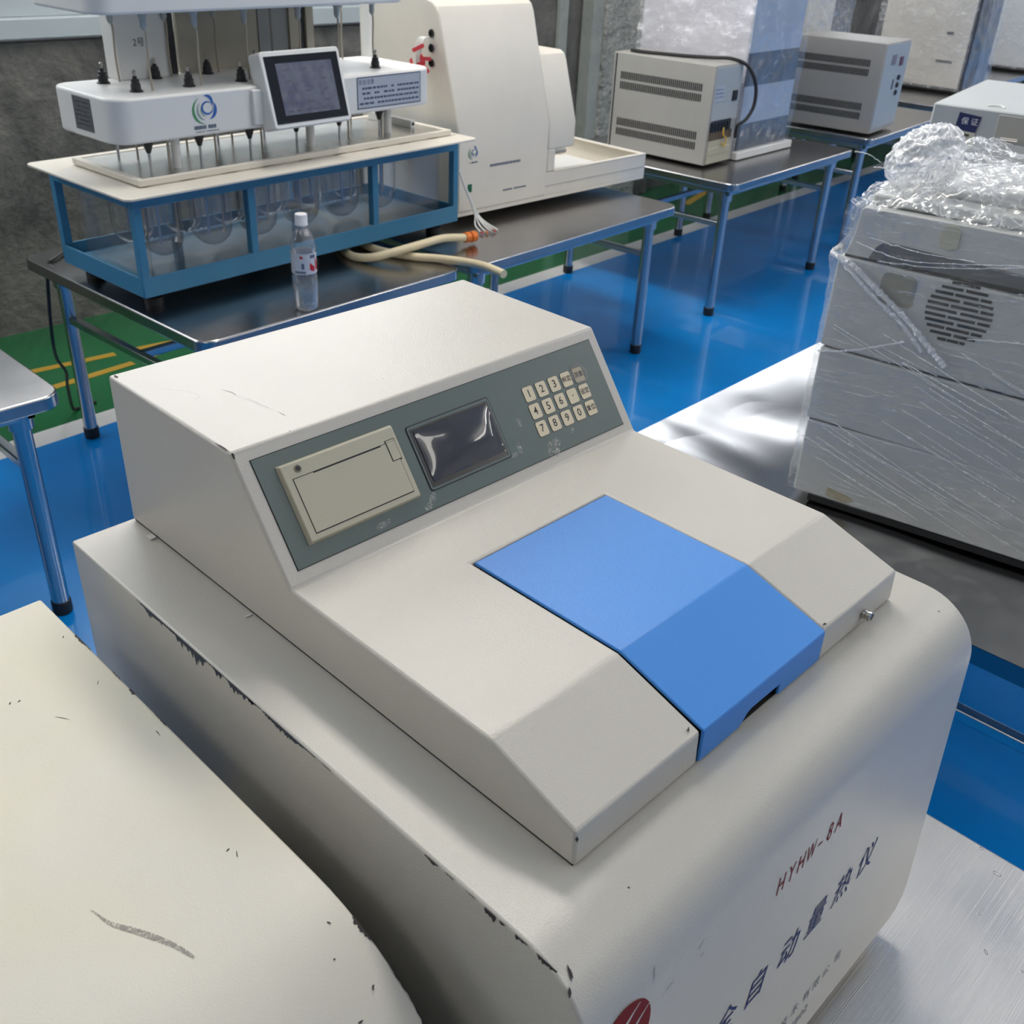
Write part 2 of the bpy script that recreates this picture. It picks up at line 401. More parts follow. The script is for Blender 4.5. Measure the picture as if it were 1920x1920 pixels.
# ceiling light fittings
WHERE = ['added for fill by the left wall of the hall', 'added for fill behind the viewer, nearest', 'added for fill behind the viewer to the right', 'added for fill behind the viewer at the far right', 'over the blue-framed tester', 'added for fill over the aisle, shorter than the rest', 'over the distant wrapped cabinets', 'at the far end of the hall']
for (x, y, sx_, sy_), wh in zip(LAMPS, WHERE):
    t = thing('ceiling_light', 'long white ceiling light ' + wh, 'ceiling light', (x, y, 3.74), 0, 'ceiling light fittings')
    mb = MB(); mb.box(-sx_ / 2 - .03, -sy_ / 2 - .03, 0, sx_ / 2 + .03, sy_ / 2 + .03, 0.06); mb.build('housing', 'white', t, bevel=0.006)
    [MB().cyl((0, k_ * sy_, 0.06), (0, k_ * sy_, 0.46), 0.006, 8).build('hanger', 'steel_leg', t) for k_ in (-.35, .35)]

# ------------------------------------------------------------------ floor markings
M['tape'] = plain('yellow_tape', g(176, 142, 52), 0.45, var=0.06)
def strip(name, pts, wd, mat, label, cat, group=None, z=0.0016):
    mb = MB()
    for (a, b_) in zip(pts[:-1], pts[1:]):
        a = Vector(a); b_ = Vector(b_); d = (b_ - a).normalized(); n = Vector((-d.y, d.x)) * wd / 2
        mb.prism([tuple(a - n), tuple(b_ - n), tuple(b_ + n), tuple(a + n)], 'z', 0.0004, z)
    return tag(mb.build(name, mat, smooth=False), label, cat, group)
strip('floor_tape', [(0.62, 3.250), (1.165, 3.190)], 0.034, 'tape', 'long upper yellow tape line on green floor, crossed by the black cord', 'floor tape', 'yellow floor tape')
strip('floor_tape', [(1.235, 3.187), (1.41, 3.160)], 0.034, 'tape', 'short upper yellow tape piece right of the table leg, ending in the point', 'floor tape', 'yellow floor tape')
strip('floor_tape', [(0.62, 3.030), (1.175, 3.074)], 0.034, 'tape', 'long lower yellow tape line, starting behind the left table corner', 'floor tape', 'yellow floor tape')
strip('floor_tape', [(1.215, 3.080), (1.405, 3.135)], 0.034, 'tape', 'short lower yellow tape piece slanting up to the point', 'floor tape', 'yellow floor tape')
strip('floor_tape', [(4.75, 3.22), (5.15, 3.34)], 0.045, 'tape', 'yellow tape piece seen between the legs under the vented grey box', 'floor tape')

# ------------------------------------------------------------------ tables
TZ = 0.57
def table(x, y, rot, w_, d, label, top='steel', wavy=False, group='stainless steel tables'):
    t = thing('steel_table', label, 'table', (x, y, 0), rot, group)
    mb = MB()
    if wavy:
        # sheet metal top, thin and buckled
        lp = rrect(0, 0, w_, d, 0.045, 6)
        mb.prism(lp, 'z', TZ - 0.035, TZ - 0.004, 0)
        nx, ny = 60, 60; v = []; f = []
        for j in range(ny + 1):
            for i in range(nx + 1):
                px = w_ * i / nx; py = d * j / ny
                e = min(px, w_ - px, py, d - py)
                cx = min(max(px, 0.02), w_ - 0.02)
                k = min(1, e / 0.08)
                h = 0.0032 * k * noise.noise(Vector((px * 3.6, py * 3.6, 3.1)))
                v.append((px, py, TZ - 0.003 + h))
        for j in range(ny):
            for i in range(nx):
                a = j * (nx + 1) + i; cxp, cyp = w_ * (i + .5) / nx, d * (j + .5) / ny
                ax = min(cxp, w_ - cxp); ay = min(cyp, d - cyp)
                if ax < 0.045 and ay < 0.045 and math.hypot(0.045 - ax, 0.045 - ay) > 0.045: continue
                f.append((a, a + 1, a + nx + 2, a + nx + 1))
        mb.add(v, f, 0)
        mb.build('tabletop', top, t, ang=50)
    else:
        mb.prism(rrect(0, 0, w_, d, 0.045, 6), 'z', TZ - 0.032, TZ, 0)
        mb.build('tabletop', top, t, bevel=0.004)
    mb = MB(); mb.box(0.05, 0.05, TZ - 0.06, w_ - 0.05, 0.075, TZ - 0.032); mb.box(0.05, d - 0.075, TZ - 0.06, w_ - 0.05, d - 0.05, TZ - 0.032)
    mb.box(0.05, 0.05, TZ - 0.06, 0.075, d - 0.05, TZ - 0.032); mb.box(w_ - 0.075, 0.05, TZ - 0.06, w_ - 0.05, d - 0.05, TZ - 0.032)
    mb.build('under_frame', 'steel_leg', t)
    ins = 0.075
    for lx in (ins, w_ - ins):
        for ly in (ins, d - ins):
            mb = MB(); mb.lathe([(0.020, 0.028), (0.020, TZ - 0.05)], (lx, ly, 0), 16)
            mb.lathe([(0.027, TZ - 0.085), (0.027, TZ - 0.034)], (lx, ly, 0), 16)
            l = mb.build('leg', 'steel_leg', t)
            mb = MB(); mb.lathe([(0.021, 0.0), (0.0225, 0.004), (0.0225, 0.034), (0.020, 0.036)], (lx, ly, 0), 16); mb.build('foot_cap', 'rubber', l)
    mb = MB()
    for lx in (ins, w_ - ins): mb.box(lx - 0.011, ins, 0.375, lx + 0.011, d - ins, 0.397)
    mb.box(ins, d / 2 - 0.011, 0.375, w_ - ins, d / 2 + 0.011, 0.397)
    mb.build('stretcher', 'steel_leg', t, bevel=0.003)
    return t
table(0.767, 1.795, 0.050, 0.875, 0.90, 'steel table carrying the blue-framed tester, water bottle near its edge')
table(1.690, 1.830, 0.055, 1.075, 0.90, 'steel table under the tall white machine, hoses ending at its left')
table(3.20, 1.945, 0.062, 1.10, 0.92, 'steel table under the vented grey box with the black cord')
table(4.59, 2.075, 0.10, 1.12, 0.95, 'steel table under the farther vented grey box')
table(5.92, 2.30, 0.10, 1.15, 0.95, 'distant steel table under the film-wrapped black-fronted cabinet', group=None)
table(7.25, 2.55, 0.10, 1.15, 0.95, 'farthest steel table under the white wrapped cabinet at the top right', group=None)
table(-0.50, 1.745, 0.0, 0.91, 0.90, 'empty steel table corner at the left edge, below the grey wall')
table(-0.90, -0.36, 0.0, 1.545, 0.93, 'spotted steel table under the large calorimeter', top='steel_spot')
table(1.022, -0.30, 0.02, 0.965, 1.135, 'buckled bright steel table under the film-wrapped grey stack', top='steel_wavy', wavy=True)
table(2.10, -0.10, 0.06, 1.10, 0.98, 'steel table behind the grey stack, under the box with the guarantee label')

# ------------------------------------------------------------------ calorimeter (body + console)
BX0, BX1, BYB, BZ0, BZ1 = -0.0585, 0.468, 0.5545, 0.603, 0.975
cal = thing('calorimeter', 'large cream calorimeter with keypad console, blue lid and red and blue lettering', 'calorimeter', (0, 0, 0))
def body_profile(zt, z0, yb, yc, r, y_low, n=12):
    """closed (y,z) loop of a sheet-metal body whose front rolls down with radius r from yc"""
    pts = [(yb, z0), (yb, zt)]
    for i in range(n + 1):
        a = R(90 + 87 * i / n); pts.append((yc + r * math.cos(a), zt - r + r * math.sin(a)))
    pts.append((y_low, z0)); return pts
def body_mesh(x0, x1, prof, mat, name, parent, cut=0.03):
    me = bpy.data.meshes.new(name); bm = bmesh.new()
    a = [bm.verts.new((x0, y, z)) for y, z in prof]; b = [bm.verts.new((x1, y, z)) for y, z in prof]
    n = len(prof); bm.faces.new(a[::-1]); bm.faces.new(b)
    for i in range(n): bm.faces.new((a[i], a[(i + 1) % n], b[(i + 1) % n], b[i]))
    bmesh.ops.recalc_face_normals(bm, faces=bm.faces)
    bm.edges.ensure_lookup_table()
    zb = min(z for y, z in prof)
    es = [e for e in bm.edges if all(abs(v.co.z - zb) < 1e-5 for v in e.verts) and abs(e.verts[0].co.x - e.verts[1].co.x) < 1e-5]
    if cut: bmesh.ops.bevel(bm, geom=es, offset=cut, segments=3, affect='EDGES', profile=0.5)
    bm.to_mesh(me); bm.free(); me.materials.append(M[mat]); me.shade_smooth(); me.set_sharp_from_angle(angle=R(30))
    o = bpy.data.objects.new(name, me); COL.objects.link(o); o.parent = parent
    md = o.modifiers.new('bevel', 'BEVEL'); md.width = 0.0022; md.segments = 3; md.limit_method = 'ANGLE'; md.angle_limit = R(40)
    return o
bodyp = body_profile(BZ1, BZ0, BYB, -0.012, 0.055, -0.083)
body_o = body_mesh(BX0, BX1, bodyp, 'body', 'body', cal)
# console housing
ZC = BZ1 + 0.0012
W = 0.42
PR = [(0, 0), (0.0013, 0.0293), (0.0769, 0.0532), (0.2302, 0.0534), (0.2937, 0.0535), (0.361, 0.1447), (0.5523, 0.1447), (0.5523, 0)]
LX0, LX1 = 0.1294, 0.2959
def housing():
    xs = [0, LX0, LX1, W]; V = {}; vs = []; fs = []
    def vid(i, j, z=None):
        key = (i, j, z)
        if key not in V:
            V[key] = len(vs); y, zz = PR[j]; vs.append((xs[i], y, ZC + (zz if z is None else z)))
        return V[key]
    for i in range(3):
        for j in range(7):
            if i == 1 and j < 3: continue
            fs.append((vid(i, j), vid(i, j + 1), vid(i + 1, j + 1), vid(i + 1, j)))
    fs.append(tuple(vid(0, j) for j in range(8))); fs.append(tuple(vid(3, j) for j in range(8))[::-1])
    for i in (1, 2): fs.append(tuple([vid(i, j) for j in range(4)] + [vid(i, 3, 0.0)]))
    fs.append((vid(1, 3), vid(2, 3), vid(2, 3, 0.0), vid(1, 3, 0.0)))
    fs.append((vid(0, 0), vid(0, 7), vid(1, 7, None), vid(1, 3, 0.0), vid(1, 0)))
    fs.append((vid(3, 0), vid(3, 7), vid(2, 7, None), vid(2, 3, 0.0), vid(2, 0)))
    fs.append((vid(1, 3, 0.0), vid(1, 7), vid(2, 7), vid(2, 3, 0.0)))
    mb = MB(); mb.add(vs, fs)
    return mb.build('console_housing', 'cream', cal, bevel=0.0026, seg=3, ang=10, lim=10)
hous = housing()
mb = MB(); mb.prism([(0.001, 0.001), (0.0775, 0.046), (0.229, 0.0465), (0.229, 0.001)], 'x', LX0 + 0.0004, LX1 - 0.0004)
mb.T = Matrix.Translation((0, 0.0032, ZC))
mb2 = MB(); mb2.T = Matrix.Translation((0, 0.006, ZC)); mb2.prism([(0.004, 0.0005), (0.004, 0.022), (0.0775, 0.044), (0.222, 0.0445), (0.222, 0.0005)], 'x', LX0 + 0.0004, LX1 - 0.0004)
mb2.build('lid_recess', 'gap', cal, smooth=False)
mb = MB(); mb.box(-0.0 + 0.001, 0.002, BZ1 + 0.0002, W - 0.001, 0.55, BZ1 + 0.0014); mb.build('console_gasket', 'gap', cal, smooth=False)
# lid: folded sheet with a finger notch in the front flange
lid = MB(); a, b_ = LX0 + 0.0011, LX1 - 0.0011; th = 0.003; pf = 0.0008
outer = [(-pf, 0.030), (0.0769, 0.0540), (0.2276, 0.0542)]; inner = [(0.2276, 0.0512), (0.0775, 0.0510), (-pf + th, 0.028)]
lid.T = Matrix.Translation((0, 0, ZC)); lid.prism(outer + inner, 'x', a, b_)
lid.prism([(a, 0.0008), (0.1800, 0.0008), (0.1835, 0.0030), (0.1900, 0.0095), (0.1950, 0.0112), (0.2335, 0.0112), (0.2335, 0.0008), (b_, 0.0008), (b_, 0.0300), (a, 0.0300)], 'y', -pf, -pf + th)
lid_o = lid.build('lid', 'blue', cal, bevel=0.0012, seg=3, ang=10, lim=12); lid_o['label'] = 'bright blue hinged lid'
# release screw
mb = MB(); mb.T = Matrix.Translation((0, 0, 0))
mb.lathe([(0.0032, 0), (0.0032, -0.002), (0.0047, -0.0022), (0.0047, -0.0042), (0.0040, -0.0045), (0.0040, -0.0062), (0.0047, -0.0065), (0.0047, -0.0085), (0.003, -0.009), (0.003, -0.0075)], (0.3652, 0.0012, ZC + 0.0118), 18, 'y')
mb.build('screw', 'nickel', cal)
# slanted keypad panel: local frame (x, s, h)
F0 = Vector((0, 0.2937, ZC + 0.0535)); F1 = Vector((0, 0.361, ZC + 0.1447)); ev = (F1 - F0).normalized(); nv = Vector((0, -ev.z, ev.y))
PT = Matrix(((1, ev.x, nv.x, F0.x), (0, ev.y, nv.y, F0.y), (0, ev.z, nv.z, F0.z), (0, 0, 0, 1)))
def pmb(): q = MB(); q.T = PT; return q
mb = pmb(); mb.prism([(0.0125, 0.0112), (0.4077, 0.0103), (0.4077, 0.1027), (0.0125, 0.1035)], 'z', 0.0001, 0.0005, 1)
mb.prism([(0.0131, 0.0118), (0.4071, 0.0109), (0.4071, 0.1021), (0.0131, 0.1029)], 'z', 0.0001, 0.0008, 0)
panel = mb.build('control_panel', ['panel', 'line'], cal, smooth=False)
# thermal printer
pr = pmb(); o0, o1, s0, s1 = 0.0290, 0.1440, 0.0254, 0.0918
v = [(o0, s0, .0008), (o1, s0, .0008), (o1, s1, .0008), (o0, s1, .0008), (o0 + .002, s0 + .002, .0052), (o1 - .002, s0 + .002, .0052), (o1 - .002, s1 - .002, .0052), (o0 + .002, s1 - .002, .0052)]
pr.add(v, [(0, 3, 2, 1), (4, 5, 6, 7), (0, 1, 5, 4), (1, 2, 6, 5), (2, 3, 7, 6), (3, 0, 4, 7)])
pcov = pr.build('printer_cover', 'printer', cal, bevel=0.0007)
mb = pmb(); d0, d1, e0, e1 = 0.0372, 0.1375, 0.0320, 0.0782
mb.box(d0, e0, .0050, d1, e1, .00535, 1)
mb.prism([(d0 + .0006, e0 + .0009), (d1 - .0006, e0 + .0009), (d1 - .0006, 0.0618), (0.1290, 0.0618), (0.1290, e1 - .0005), (0.1240, e1 - .0005), (0.1240, e1 - .0014), (0.056, e1 - .0014), (0.056, e1 - .0006), (d0 + .0006, e1 - .0006)], 'z', .0050, .0057, 0)
mb.build('printer_door', ['printer', 'line'], pcov, smooth=False)
mb = pmb(); mb.box(0.1292, 0.0612, .0050, 0.1391, 0.0802, .00545, 1); mb.box(0.1300, 0.0624, .0050, 0.1384, 0.0780, .0060, 0); mb.box(0.1300, 0.0782, .0050, 0.1384, 0.0797, .0056, 0)
mb.build('printer_latch', ['printer', 'line'], pcov, smooth=False)
mb = pmb(); mb.lathe([(0.0031, .0051), (0.0031, .0058), (0.0024, .0060), (0.0021, .0054)], (0.0451, 0.0845, 0), 16, mi=0); mb.lathe([(0.0018, .0051), (0.0018, .0055)], (0.0451, 0.0845, 0), 14, mi=1)
mb.build('ringed_hole', [plain('hole_ring', g(128, 120, 104), 0.5), 'ink'], pcov)  # hole in the cover: black disc drawn for its dark inside, with a ring
# display
M['lcd'] = plain('dark_lcd', g(22, 22, 40), 0.10, grain=0.0)
def lcd_mat():
    m, nt, b = newmat('lcd_glass')
    b.inputs['Base Color'].default_value = (*g(14, 15, 34), 1); b.inputs['Roughness'].default_value = 0.3; b.inputs['Specular IOR Level'].default_value = 0.2
    return m
M['lcd_film'] = clear('loose_display_film', (0.97, 0.97, 0.97), 0.02, 0.07, 1.5, smudge=0.02, power=3)
mb = pmb(); mb.prism(rrect(0.1563, 0.0256, 0.2547, 0.0850, 0.003, 4), 'z', .0008, .0012, 1); mb.prism(rrect(0.1572, 0.0264, 0.2538, 0.0842, 0.0026, 4), 'z', .0008, .0016, 0)
disp = mb.build('display_bezel', ['panel', 'line'], cal, smooth=False)
mb = pmb(); mb.box(0.1592, 0.0285, .0014, 0.2518, 0.0815, .0018, 1); mb.box(0.1622, 0.0328, .0014, 0.2495, 0.0795, .0022, 0)
mb.build('display_screen', [lcd_mat(), plain('screen_surround', g(44, 42, 38), 0.25)], disp, smooth=False)
q = pmb(); nx, ny = 48, 30; v = []; f = []
for j in range(ny + 1):
    for i in range(nx + 1):
        u, w_ = i / nx, j / ny; e = (1 - abs(2 * u - 1) ** 3) * (1 - abs(2 * w_ - 1) ** 3)
        h = 0.0024 + 0.0042 * e + 0.0016 * e * noise.noise(Vector((u * 2.6, w_ * 2.0, 7.7)))
        v.append((0.1625 + 0.0868 * u, 0.0330 + 0.0462 * w_, h))
for j in range(ny):
    for i in range(nx): a_ = j * (nx + 1) + i; f.append((a_, a_ + 1, a_ + nx + 2, a_ + nx + 1))
q.add(v, f); q.build('display_film', 'lcd_film', disp, ang=60)['label'] = 'clear bulging film'
# keys
rows = [['1', '2', '3', '\u6807\u5b9a', '\u6d4b\u91cf'], ['4', '5', '6', '\u00b7', '\u8bbe\u5b9a'], ['7', '8', '9', '0', '\u590d\u4f4d']]
for r_, row in enumerate(rows):
    for c_, ch in enumerate(row):
        kx = 0.3036 + 0.01765 * c_ - 0.0006 * r_; ks = 0.0733 - 0.01735 * r_
        mb = pmb(); hw, hh = 0.0066, 0.0072
        mb.prism(rrect(kx - hw - .0004, ks - hh - .0004, kx + hw + .0004, ks + hh + .0004, 0.0022, 4), 'z', .0008, .0010, 1)
        mb.prism(rrect(kx - hw, ks - hh, kx + hw, ks + hh, 0.002, 4), 'z', .0008, .0014, 0)
        vs, fs = text_geo(ch, 0.0105 if len(ch) == 1 else 0.0062, bold=0.00012)
        mb.add([(x + kx, y + ks, .00148) for x, y, z in vs], fs, 1)
        mb.build('key', ['key', 'ink'], panel, smooth=False)
# torn clear sticker over the top right key
mb = pmb(); lp = []
for i in range(22):
    a = 2 * pi * i / 22; rr = 0.0112 + 0.0022 * noise.noise(Vector((math.cos(a) * 1.7, math.sin(a) * 1.7, 4)))
    lp.append((0.3745 + rr * math.cos(a), 0.0745 + rr * 1.0 * math.sin(a)))
mb.prism(lp, 'z', .0016, .0019); mb.build('clear_sticker', clear('sticker_film', (0.9, 0.89, 0.87), 0.10, 0.5, ior=1.2, smudge=0.15), panel, smooth=False)
# white residue smears on the panel
def smear_mat():
    m, nt, b = newmat('dried_residue')
    b.inputs['Base Color'].default_value = (0.72, 0.72, 0.66, 1); b.inputs['Roughness'].default_value = 0.9; b.inputs['Specular IOR Level'].default_value = 0.1
    n = noise_tex(nt, coords(nt), 380, 4, 0.7, 0.8)
    nt.links.new(ramp(nt, n, [(0.42, (0, 0, 0)), (0.72, (0.75, 0.75, 0.75))]), b.inputs['Alpha']); return m
M['smear'] = smear_mat()
mb = pmb()
for (cx, cs, L_, W_, an) in ((0.302, 0.018, 0.011, 0.0014, 1.2), (0.309, 0.017, 0.013, 0.0018, 1.4), (0.315, 0.021, 0.006, 0.001, 1.7), (0.267, 0.030, 0.008, 0.0012, 1.6), (0.259, 0.026, 0.006, 0.001, 0.6), (0.338, 0.0245, 0.005, 0.0008, 1.3), (0.155, 0.021, 0.008, 0.0012, 0.7), (0.148, 0.0155, 0.006, 0.001, 0.3), (0.278, 0.052, 0.006, 0.0012, 1.6), (0.10, 0.017, 0.012, 0.0009, 0.2)):
    lp = []
    for i in range(12):
        a = 2 * pi * i / 12; k = 1 + 0.45 * noise.noise(Vector((math.cos(a) * 2 + cx * 99, math.sin(a) * 2, cs * 99)))
        x, y = L_ * 0.7 * math.cos(a) * k, (W_ * 1.5 + .0012) * math.sin(a) * k
        lp.append((cx + x * math.cos(an) - y * math.sin(an), cs + x * math.sin(an) + y * math.cos(an)))
    mb.add([(px_, py_, .00092) for px_, py_ in lp], [tuple(range(len(lp)))])
o = mb.build('residue', 'smear', panel, smooth=False); o['kind'] = 'stuff'
# lettering on the front of the body: local frame (x, down, out)
A0 = Vector((0, -0.067, 0.92)); A1 = Vector((0, -0.083, 0.605)); dn = (A1 - A0).normalized(); no = Vector((0, dn.z, -dn.y))
if no.y > 0: no = -no
FT = Matrix(((1, -dn.x, no.x, A0.x), (0, -dn.y, no.y, A0.y), (0, -dn.z, no.z, A0.z), (0, 0, 0, 1)))   # (x, up, out)
def fmb(): q = MB(); q.T = FT; return q
def letter(name, body_, x, s, size, mat, shear=0.0, wide=1.0, out=0.0004, label=None, bold=0.0):
    vs, fs = text_geo(body_, size, shear, wide, bold)
    q = fmb(); q.add([(vx + x, vy - s, out) for vx, vy, vz in vs], fs)
    o = q.build(name, mat, cal, smooth=False)
    if label: o['label'] = label
    return o
q = fmb()
for i, ch in enumerate('HYHW\u20138A'):
    vs, fs = text_geo(ch, 0.0250, 0.15, 0.62 if ch not in 'W\u2013' else 0.5); k = i / 6.0
    q.add([(vx + 0.1575 + 0.0843 * k, vy - 0.0335, 0.0004) for vx, vy, vz in vs], fs)
q.build('lettering', 'red_ink', cal, smooth=False)['label'] = 'red latin lettering'
for ch, x in zip('\u5168\u81ea\u52a8\u91cf\u70ed\u4eea', (0.1040, 0.1464, 0.1935, 0.2365, 0.2802, 0.3222)):
    letter('lettering', ch, x, 0.1395, 0.034, 'blue_ink', 0.25, 0.92, label='blue brush-style character')
for ch, x in zip('\u6280\u672f\u6709\u9650\u516c\u53f8', (0.2190, 0.2369, 0.2566, 0.2735, 0.2913, 0.3121)):
    letter('lettering', ch, x, 0.2565, 0.0135, 'grey_ink', 0.0, 1.0, label='small grey-blue character')
letter('lettering', '81602', 0.247, 0.281, 0.0135, 'grey_ink', 0.1, 1.1, label='small grey-blue digits')
# round red emblem with white swooshes
q = fmb(); lp = [(-0.0245 + 0.0275 * math.cos(2 * pi * i / 40), -0.0205 + 0.0325 * math.sin(2 * pi * i / 40)) for i in range(40)]
q.prism(lp, 'z', 0.0001, 0.0004, 0)
for (x0, y0, x1, y1, wd) in ((-0.050, -0.040, -0.010, 0.0045, 0.0022), (-0.036, -0.048, 0.0005, -0.006, 0.0016)):
    P0, P1 = Vector((x0, y0)), Vector((x1, y1)); md = (P0 + P1) / 2 + Vector((-0.006, 0.006)); up = []; lo = []
    for i in range(13):
        t = i / 12; p = (1 - t) ** 2 * P0 + 2 * t * (1 - t) * md + t * t * P1; tg = (P1 - P0).normalized(); nn = Vector((-tg.y, tg.x)); h = wd * math.sin(pi * min(max(t, .04), .96))
        up.append(tuple(p + nn * h)); lo.append(tuple(p - nn * h))
    q.prism(up + lo[::-1], 'z', 0.0003, 0.0006, 1)
o = q.build('emblem', ['red_ink', 'body'], cal, smooth=False); o['label'] = 'round red emblem with pale swooshes'

M['chip'] = plain('bare_primer', g(52, 46, 48), 0.75, var=0.3)
M['chip_blue'] = plain('bare_blue_primer', g(48, 58, 74), 0.7, var=0.2)
def ragged(mb, f, t0, t1, width, n=26, seed=0, dens=1.0):
    """ragged strip along an edge: f(t, w) -> 3-d point"""
    prev = None
    for i in range(n + 1):
        t = t0 + (t1 - t0) * i / n
        env = math.sin(pi * i / n) ** 0.35 if 0 < i < n else 0.05
        k = 0.5 + 1.1 * abs(noise.noise(Vector((t * 330, seed * 7.3, 0)))) * 1.6
        k *= max(0.12, min(1.0, 0.6 + 1.2 * noise.noise(Vector((t * 45, seed * 3.1, 5)))))
        w1 = width * env * k
        a_ = f(t, 0.0); b2 = f(t, w1)
        if prev and w1 > width * 0.04: mb.add([prev[0], a_, b2, prev[1]], [(0, 1, 2, 3)], 0)
        prev = (a_, b2)
mb = MB(); sf = lambda t, w1: (BX0 - 0.0003, t, BZ1 - 0.0008 - w1)
for i, (a_, b2, wd) in enumerate(((0.437, 0.372, .0075), (0.376, 0.305, .0100), (0.312, 0.262, .0072), (0.270, 0.2515, .0110), (0.252, 0.186, .0068))): ragged(mb, sf, a_, b2, wd, 90, i)
mb.build('chipped_edge', 'chip_blue', cal, smooth=False)['label'] = 'long dark chip along the left edge'
mb = MB()
for i, (a_, b2, wd) in enumerate(((0.185, 0.168, .0014), (0.073, 0.060, .0035), (0.055, 0.046, .002), (0.036, 0.026, .003), (0.019, 0.0085, .0065), (0.0065, 0.001, .004), (-0.0065, -0.017, .0036), (-0.0235, -0.041, .0042))): ragged(mb, sf, a_, b2, wd, 14, i + 20)
mb.build('paint_chips', 'chip', cal, smooth=False)['kind'] = 'stuff'
def blot(mb, pt, u, v_, L_, W_, an, seed, n=11):
    lp = []
    for i in range(n):
        a = 2 * pi * i / n; k = 1 + 0.7 * noise.noise(Vector((math.cos(a) * 2, math.sin(a) * 2, seed * 5.7)))
        x, y = L_ / 2 * math.cos(a) * k, W_ / 2 * math.sin(a) * k
        x, y = x * math.cos(an) - y * math.sin(an), x * math.sin(an) + y * math.cos(an)
        lp.append(tuple(Vector(pt) + Vector(u) * x + Vector(v_) * y))
    mb.add(lp, [tuple(range(n))])
mb = MB()
for i, (x, s, L_, W_, an) in enumerate(((-0.0567, -0.0445, 0.006, 0.0022, 0.9), (-0.0500, -0.0520, 0.009, 0.0026, 1.2), (0.0533, 0.0024, 0.009, 0.0008, 0.75), (0.0566, 0.0147, 0.004, 0.0007, 0.6), (0.004, -0.013, 0.012, 0.0005, 1.3), (0.02, 0.012, 0.014, 0.0006, 0.3), (0.175, 0.045, 0.002, 0.0003, 1.3))):
    p = FT @ Vector((x, -s, 0.0006))
    if s < 0:   # on the rolled edge: follow the curve
        aa = (-s) / 0.055; yc_, r_ = -0.012, 0.0556; th = pi - aa - 0.05
        p = Vector((x, yc_ + r_ * math.cos(th), BZ1 - 0.055 + r_ * math.sin(th))); up = Vector((0, math.sin(th), -math.cos(th)))
        blot(mb, p, (1, 0, 0), up, L_, W_, an, i)
    else: blot(mb, p, (1, 0, 0), tuple((-dn)), L_, W_, an, i)
# small chips on the console
blot(mb, (0.1215, 0.0065, ZC + 0.0322), (1, 0, 0), (0, 1, 0.3), 0.004, 0.0016, 0.4, 31)
blot(mb, (0.3010, 0.0042, ZC + 0.0311), (1, 0, 0), (0, 1, 0.3), 0.004, 0.0016, -0.2, 32)
blot(mb, (0.0006, 0.0004, ZC + 0.0245), (0.7, 0, 0), (0, 0.5, 1), 0.0035, 0.0030, 0.3, 33)
blot(mb, (0.0012, 0.372, ZC + 0.1452), (0, 1, 0), (1, 0, 0), 0.020, 0.0016, 0.0, 34)
blot(mb, (0.0020, 0.3592, ZC + 0.1425), (1, 0, 0), (0, 0.6, 0.8), 0.0022, 0.006, 0.0, 35)
blot(mb, (0.0040, 0.545, ZC + 0.1452), (0, 1, 0), (1, 0, 0), 0.006, 0.0022, 0.0, 36)
o = mb.build('paint_chips', 'chip', cal, smooth=False); o['kind'] = 'stuff'
M['bit'] = plain('white_tape_bit', g(214, 212, 206), 0.5)
mb = MB(); mb.box(-0.006, 0.508, BZ1 + .0003, 0.0, 0.516, BZ1 + .0016); mb.build('tape_bit', 'bit', cal, bevel=0.0004)
mb = MB(); mb.box(-0.007, 0.352, BZ1 + .0003, -0.0005, 0.354, BZ1 + .001); mb.build('tape_bit', 'bit', cal)
M['scr'] = plain('grey_scratch', g(138, 134, 128), 0.7)
mb = MB(); zt = ZC + 0.1447 + 0.0003
def scratch(mb, pts, wd, z=None):
    P = [Vector(p) for p in pts]
    for a_, b2 in zip(P[:-1], P[1:]):
        d = (b2 - a_).normalized(); n = Vector((-d.y, d.x, 0)) * wd / 2
        mb.add([a_ - n * .3, b2 - n, b2 + n, a_ + n * .3], [(0, 1, 2, 3)])
scratch(mb, [(0.0581, 0.4645, zt), (0.0613, 0.4532, zt), (0.0608, 0.4480, zt)], 0.0007)
scratch(mb, [(0.0640, 0.435, zt), (0.0657, 0.4178, zt), (0.0672, 0.4084, zt)], 0.0004)
scratch(mb, [(0.0685, 0.398, zt), (0.0693, 0.3895, zt)], 0.0007)
scratch(mb, smooth_path([(0.022, 0.4948, zt), (0.031, 0.4844, zt), (0.037, 0.470, zt), (0.034, 0.462, zt), (0.031, 0.464, zt)]), 0.0003)
mb.build('scratches', 'scr', cal, smooth=False)['kind'] = 'stuff'

# ------------------------------------------------------------------ neighbouring cream device, lower left
near = thing('instrument_cabinet', 'worn cream instrument cabinet filling the lower left corner, dark scuff on top', 'instrument', (0, 0, 0))
NZ = 0.928; NX = -0.0955
np_ = body_profile(NZ, 0.603, 0.5555, 0.14, 0.17, -0.045, 16)
body_mesh(NX - 0.528, NX, np_, 'near', 'body', near)
def ntop(y):   # height of its top at y
    if y > 0.14: return NZ
    return NZ - 0.17 + math.sqrt(max(0, 0.17 ** 2 - (0.14 - y) ** 2))
mb = MB()
for i, (y0, y1, wd) in enumerate(((0.487, 0.455, .0022), (0.42, 0.405, .0014), (0.39, 0.381, .002), (0.352, 0.33, .0018), (0.10, 0.078, .003), (0.07, 0.015, .0022))):
    ragged(mb, lambda t, w1: (NX - 0.0012 - w1 + .0008, t, ntop(t) + 0.0003), y0, y1, wd, 16, i + 50)
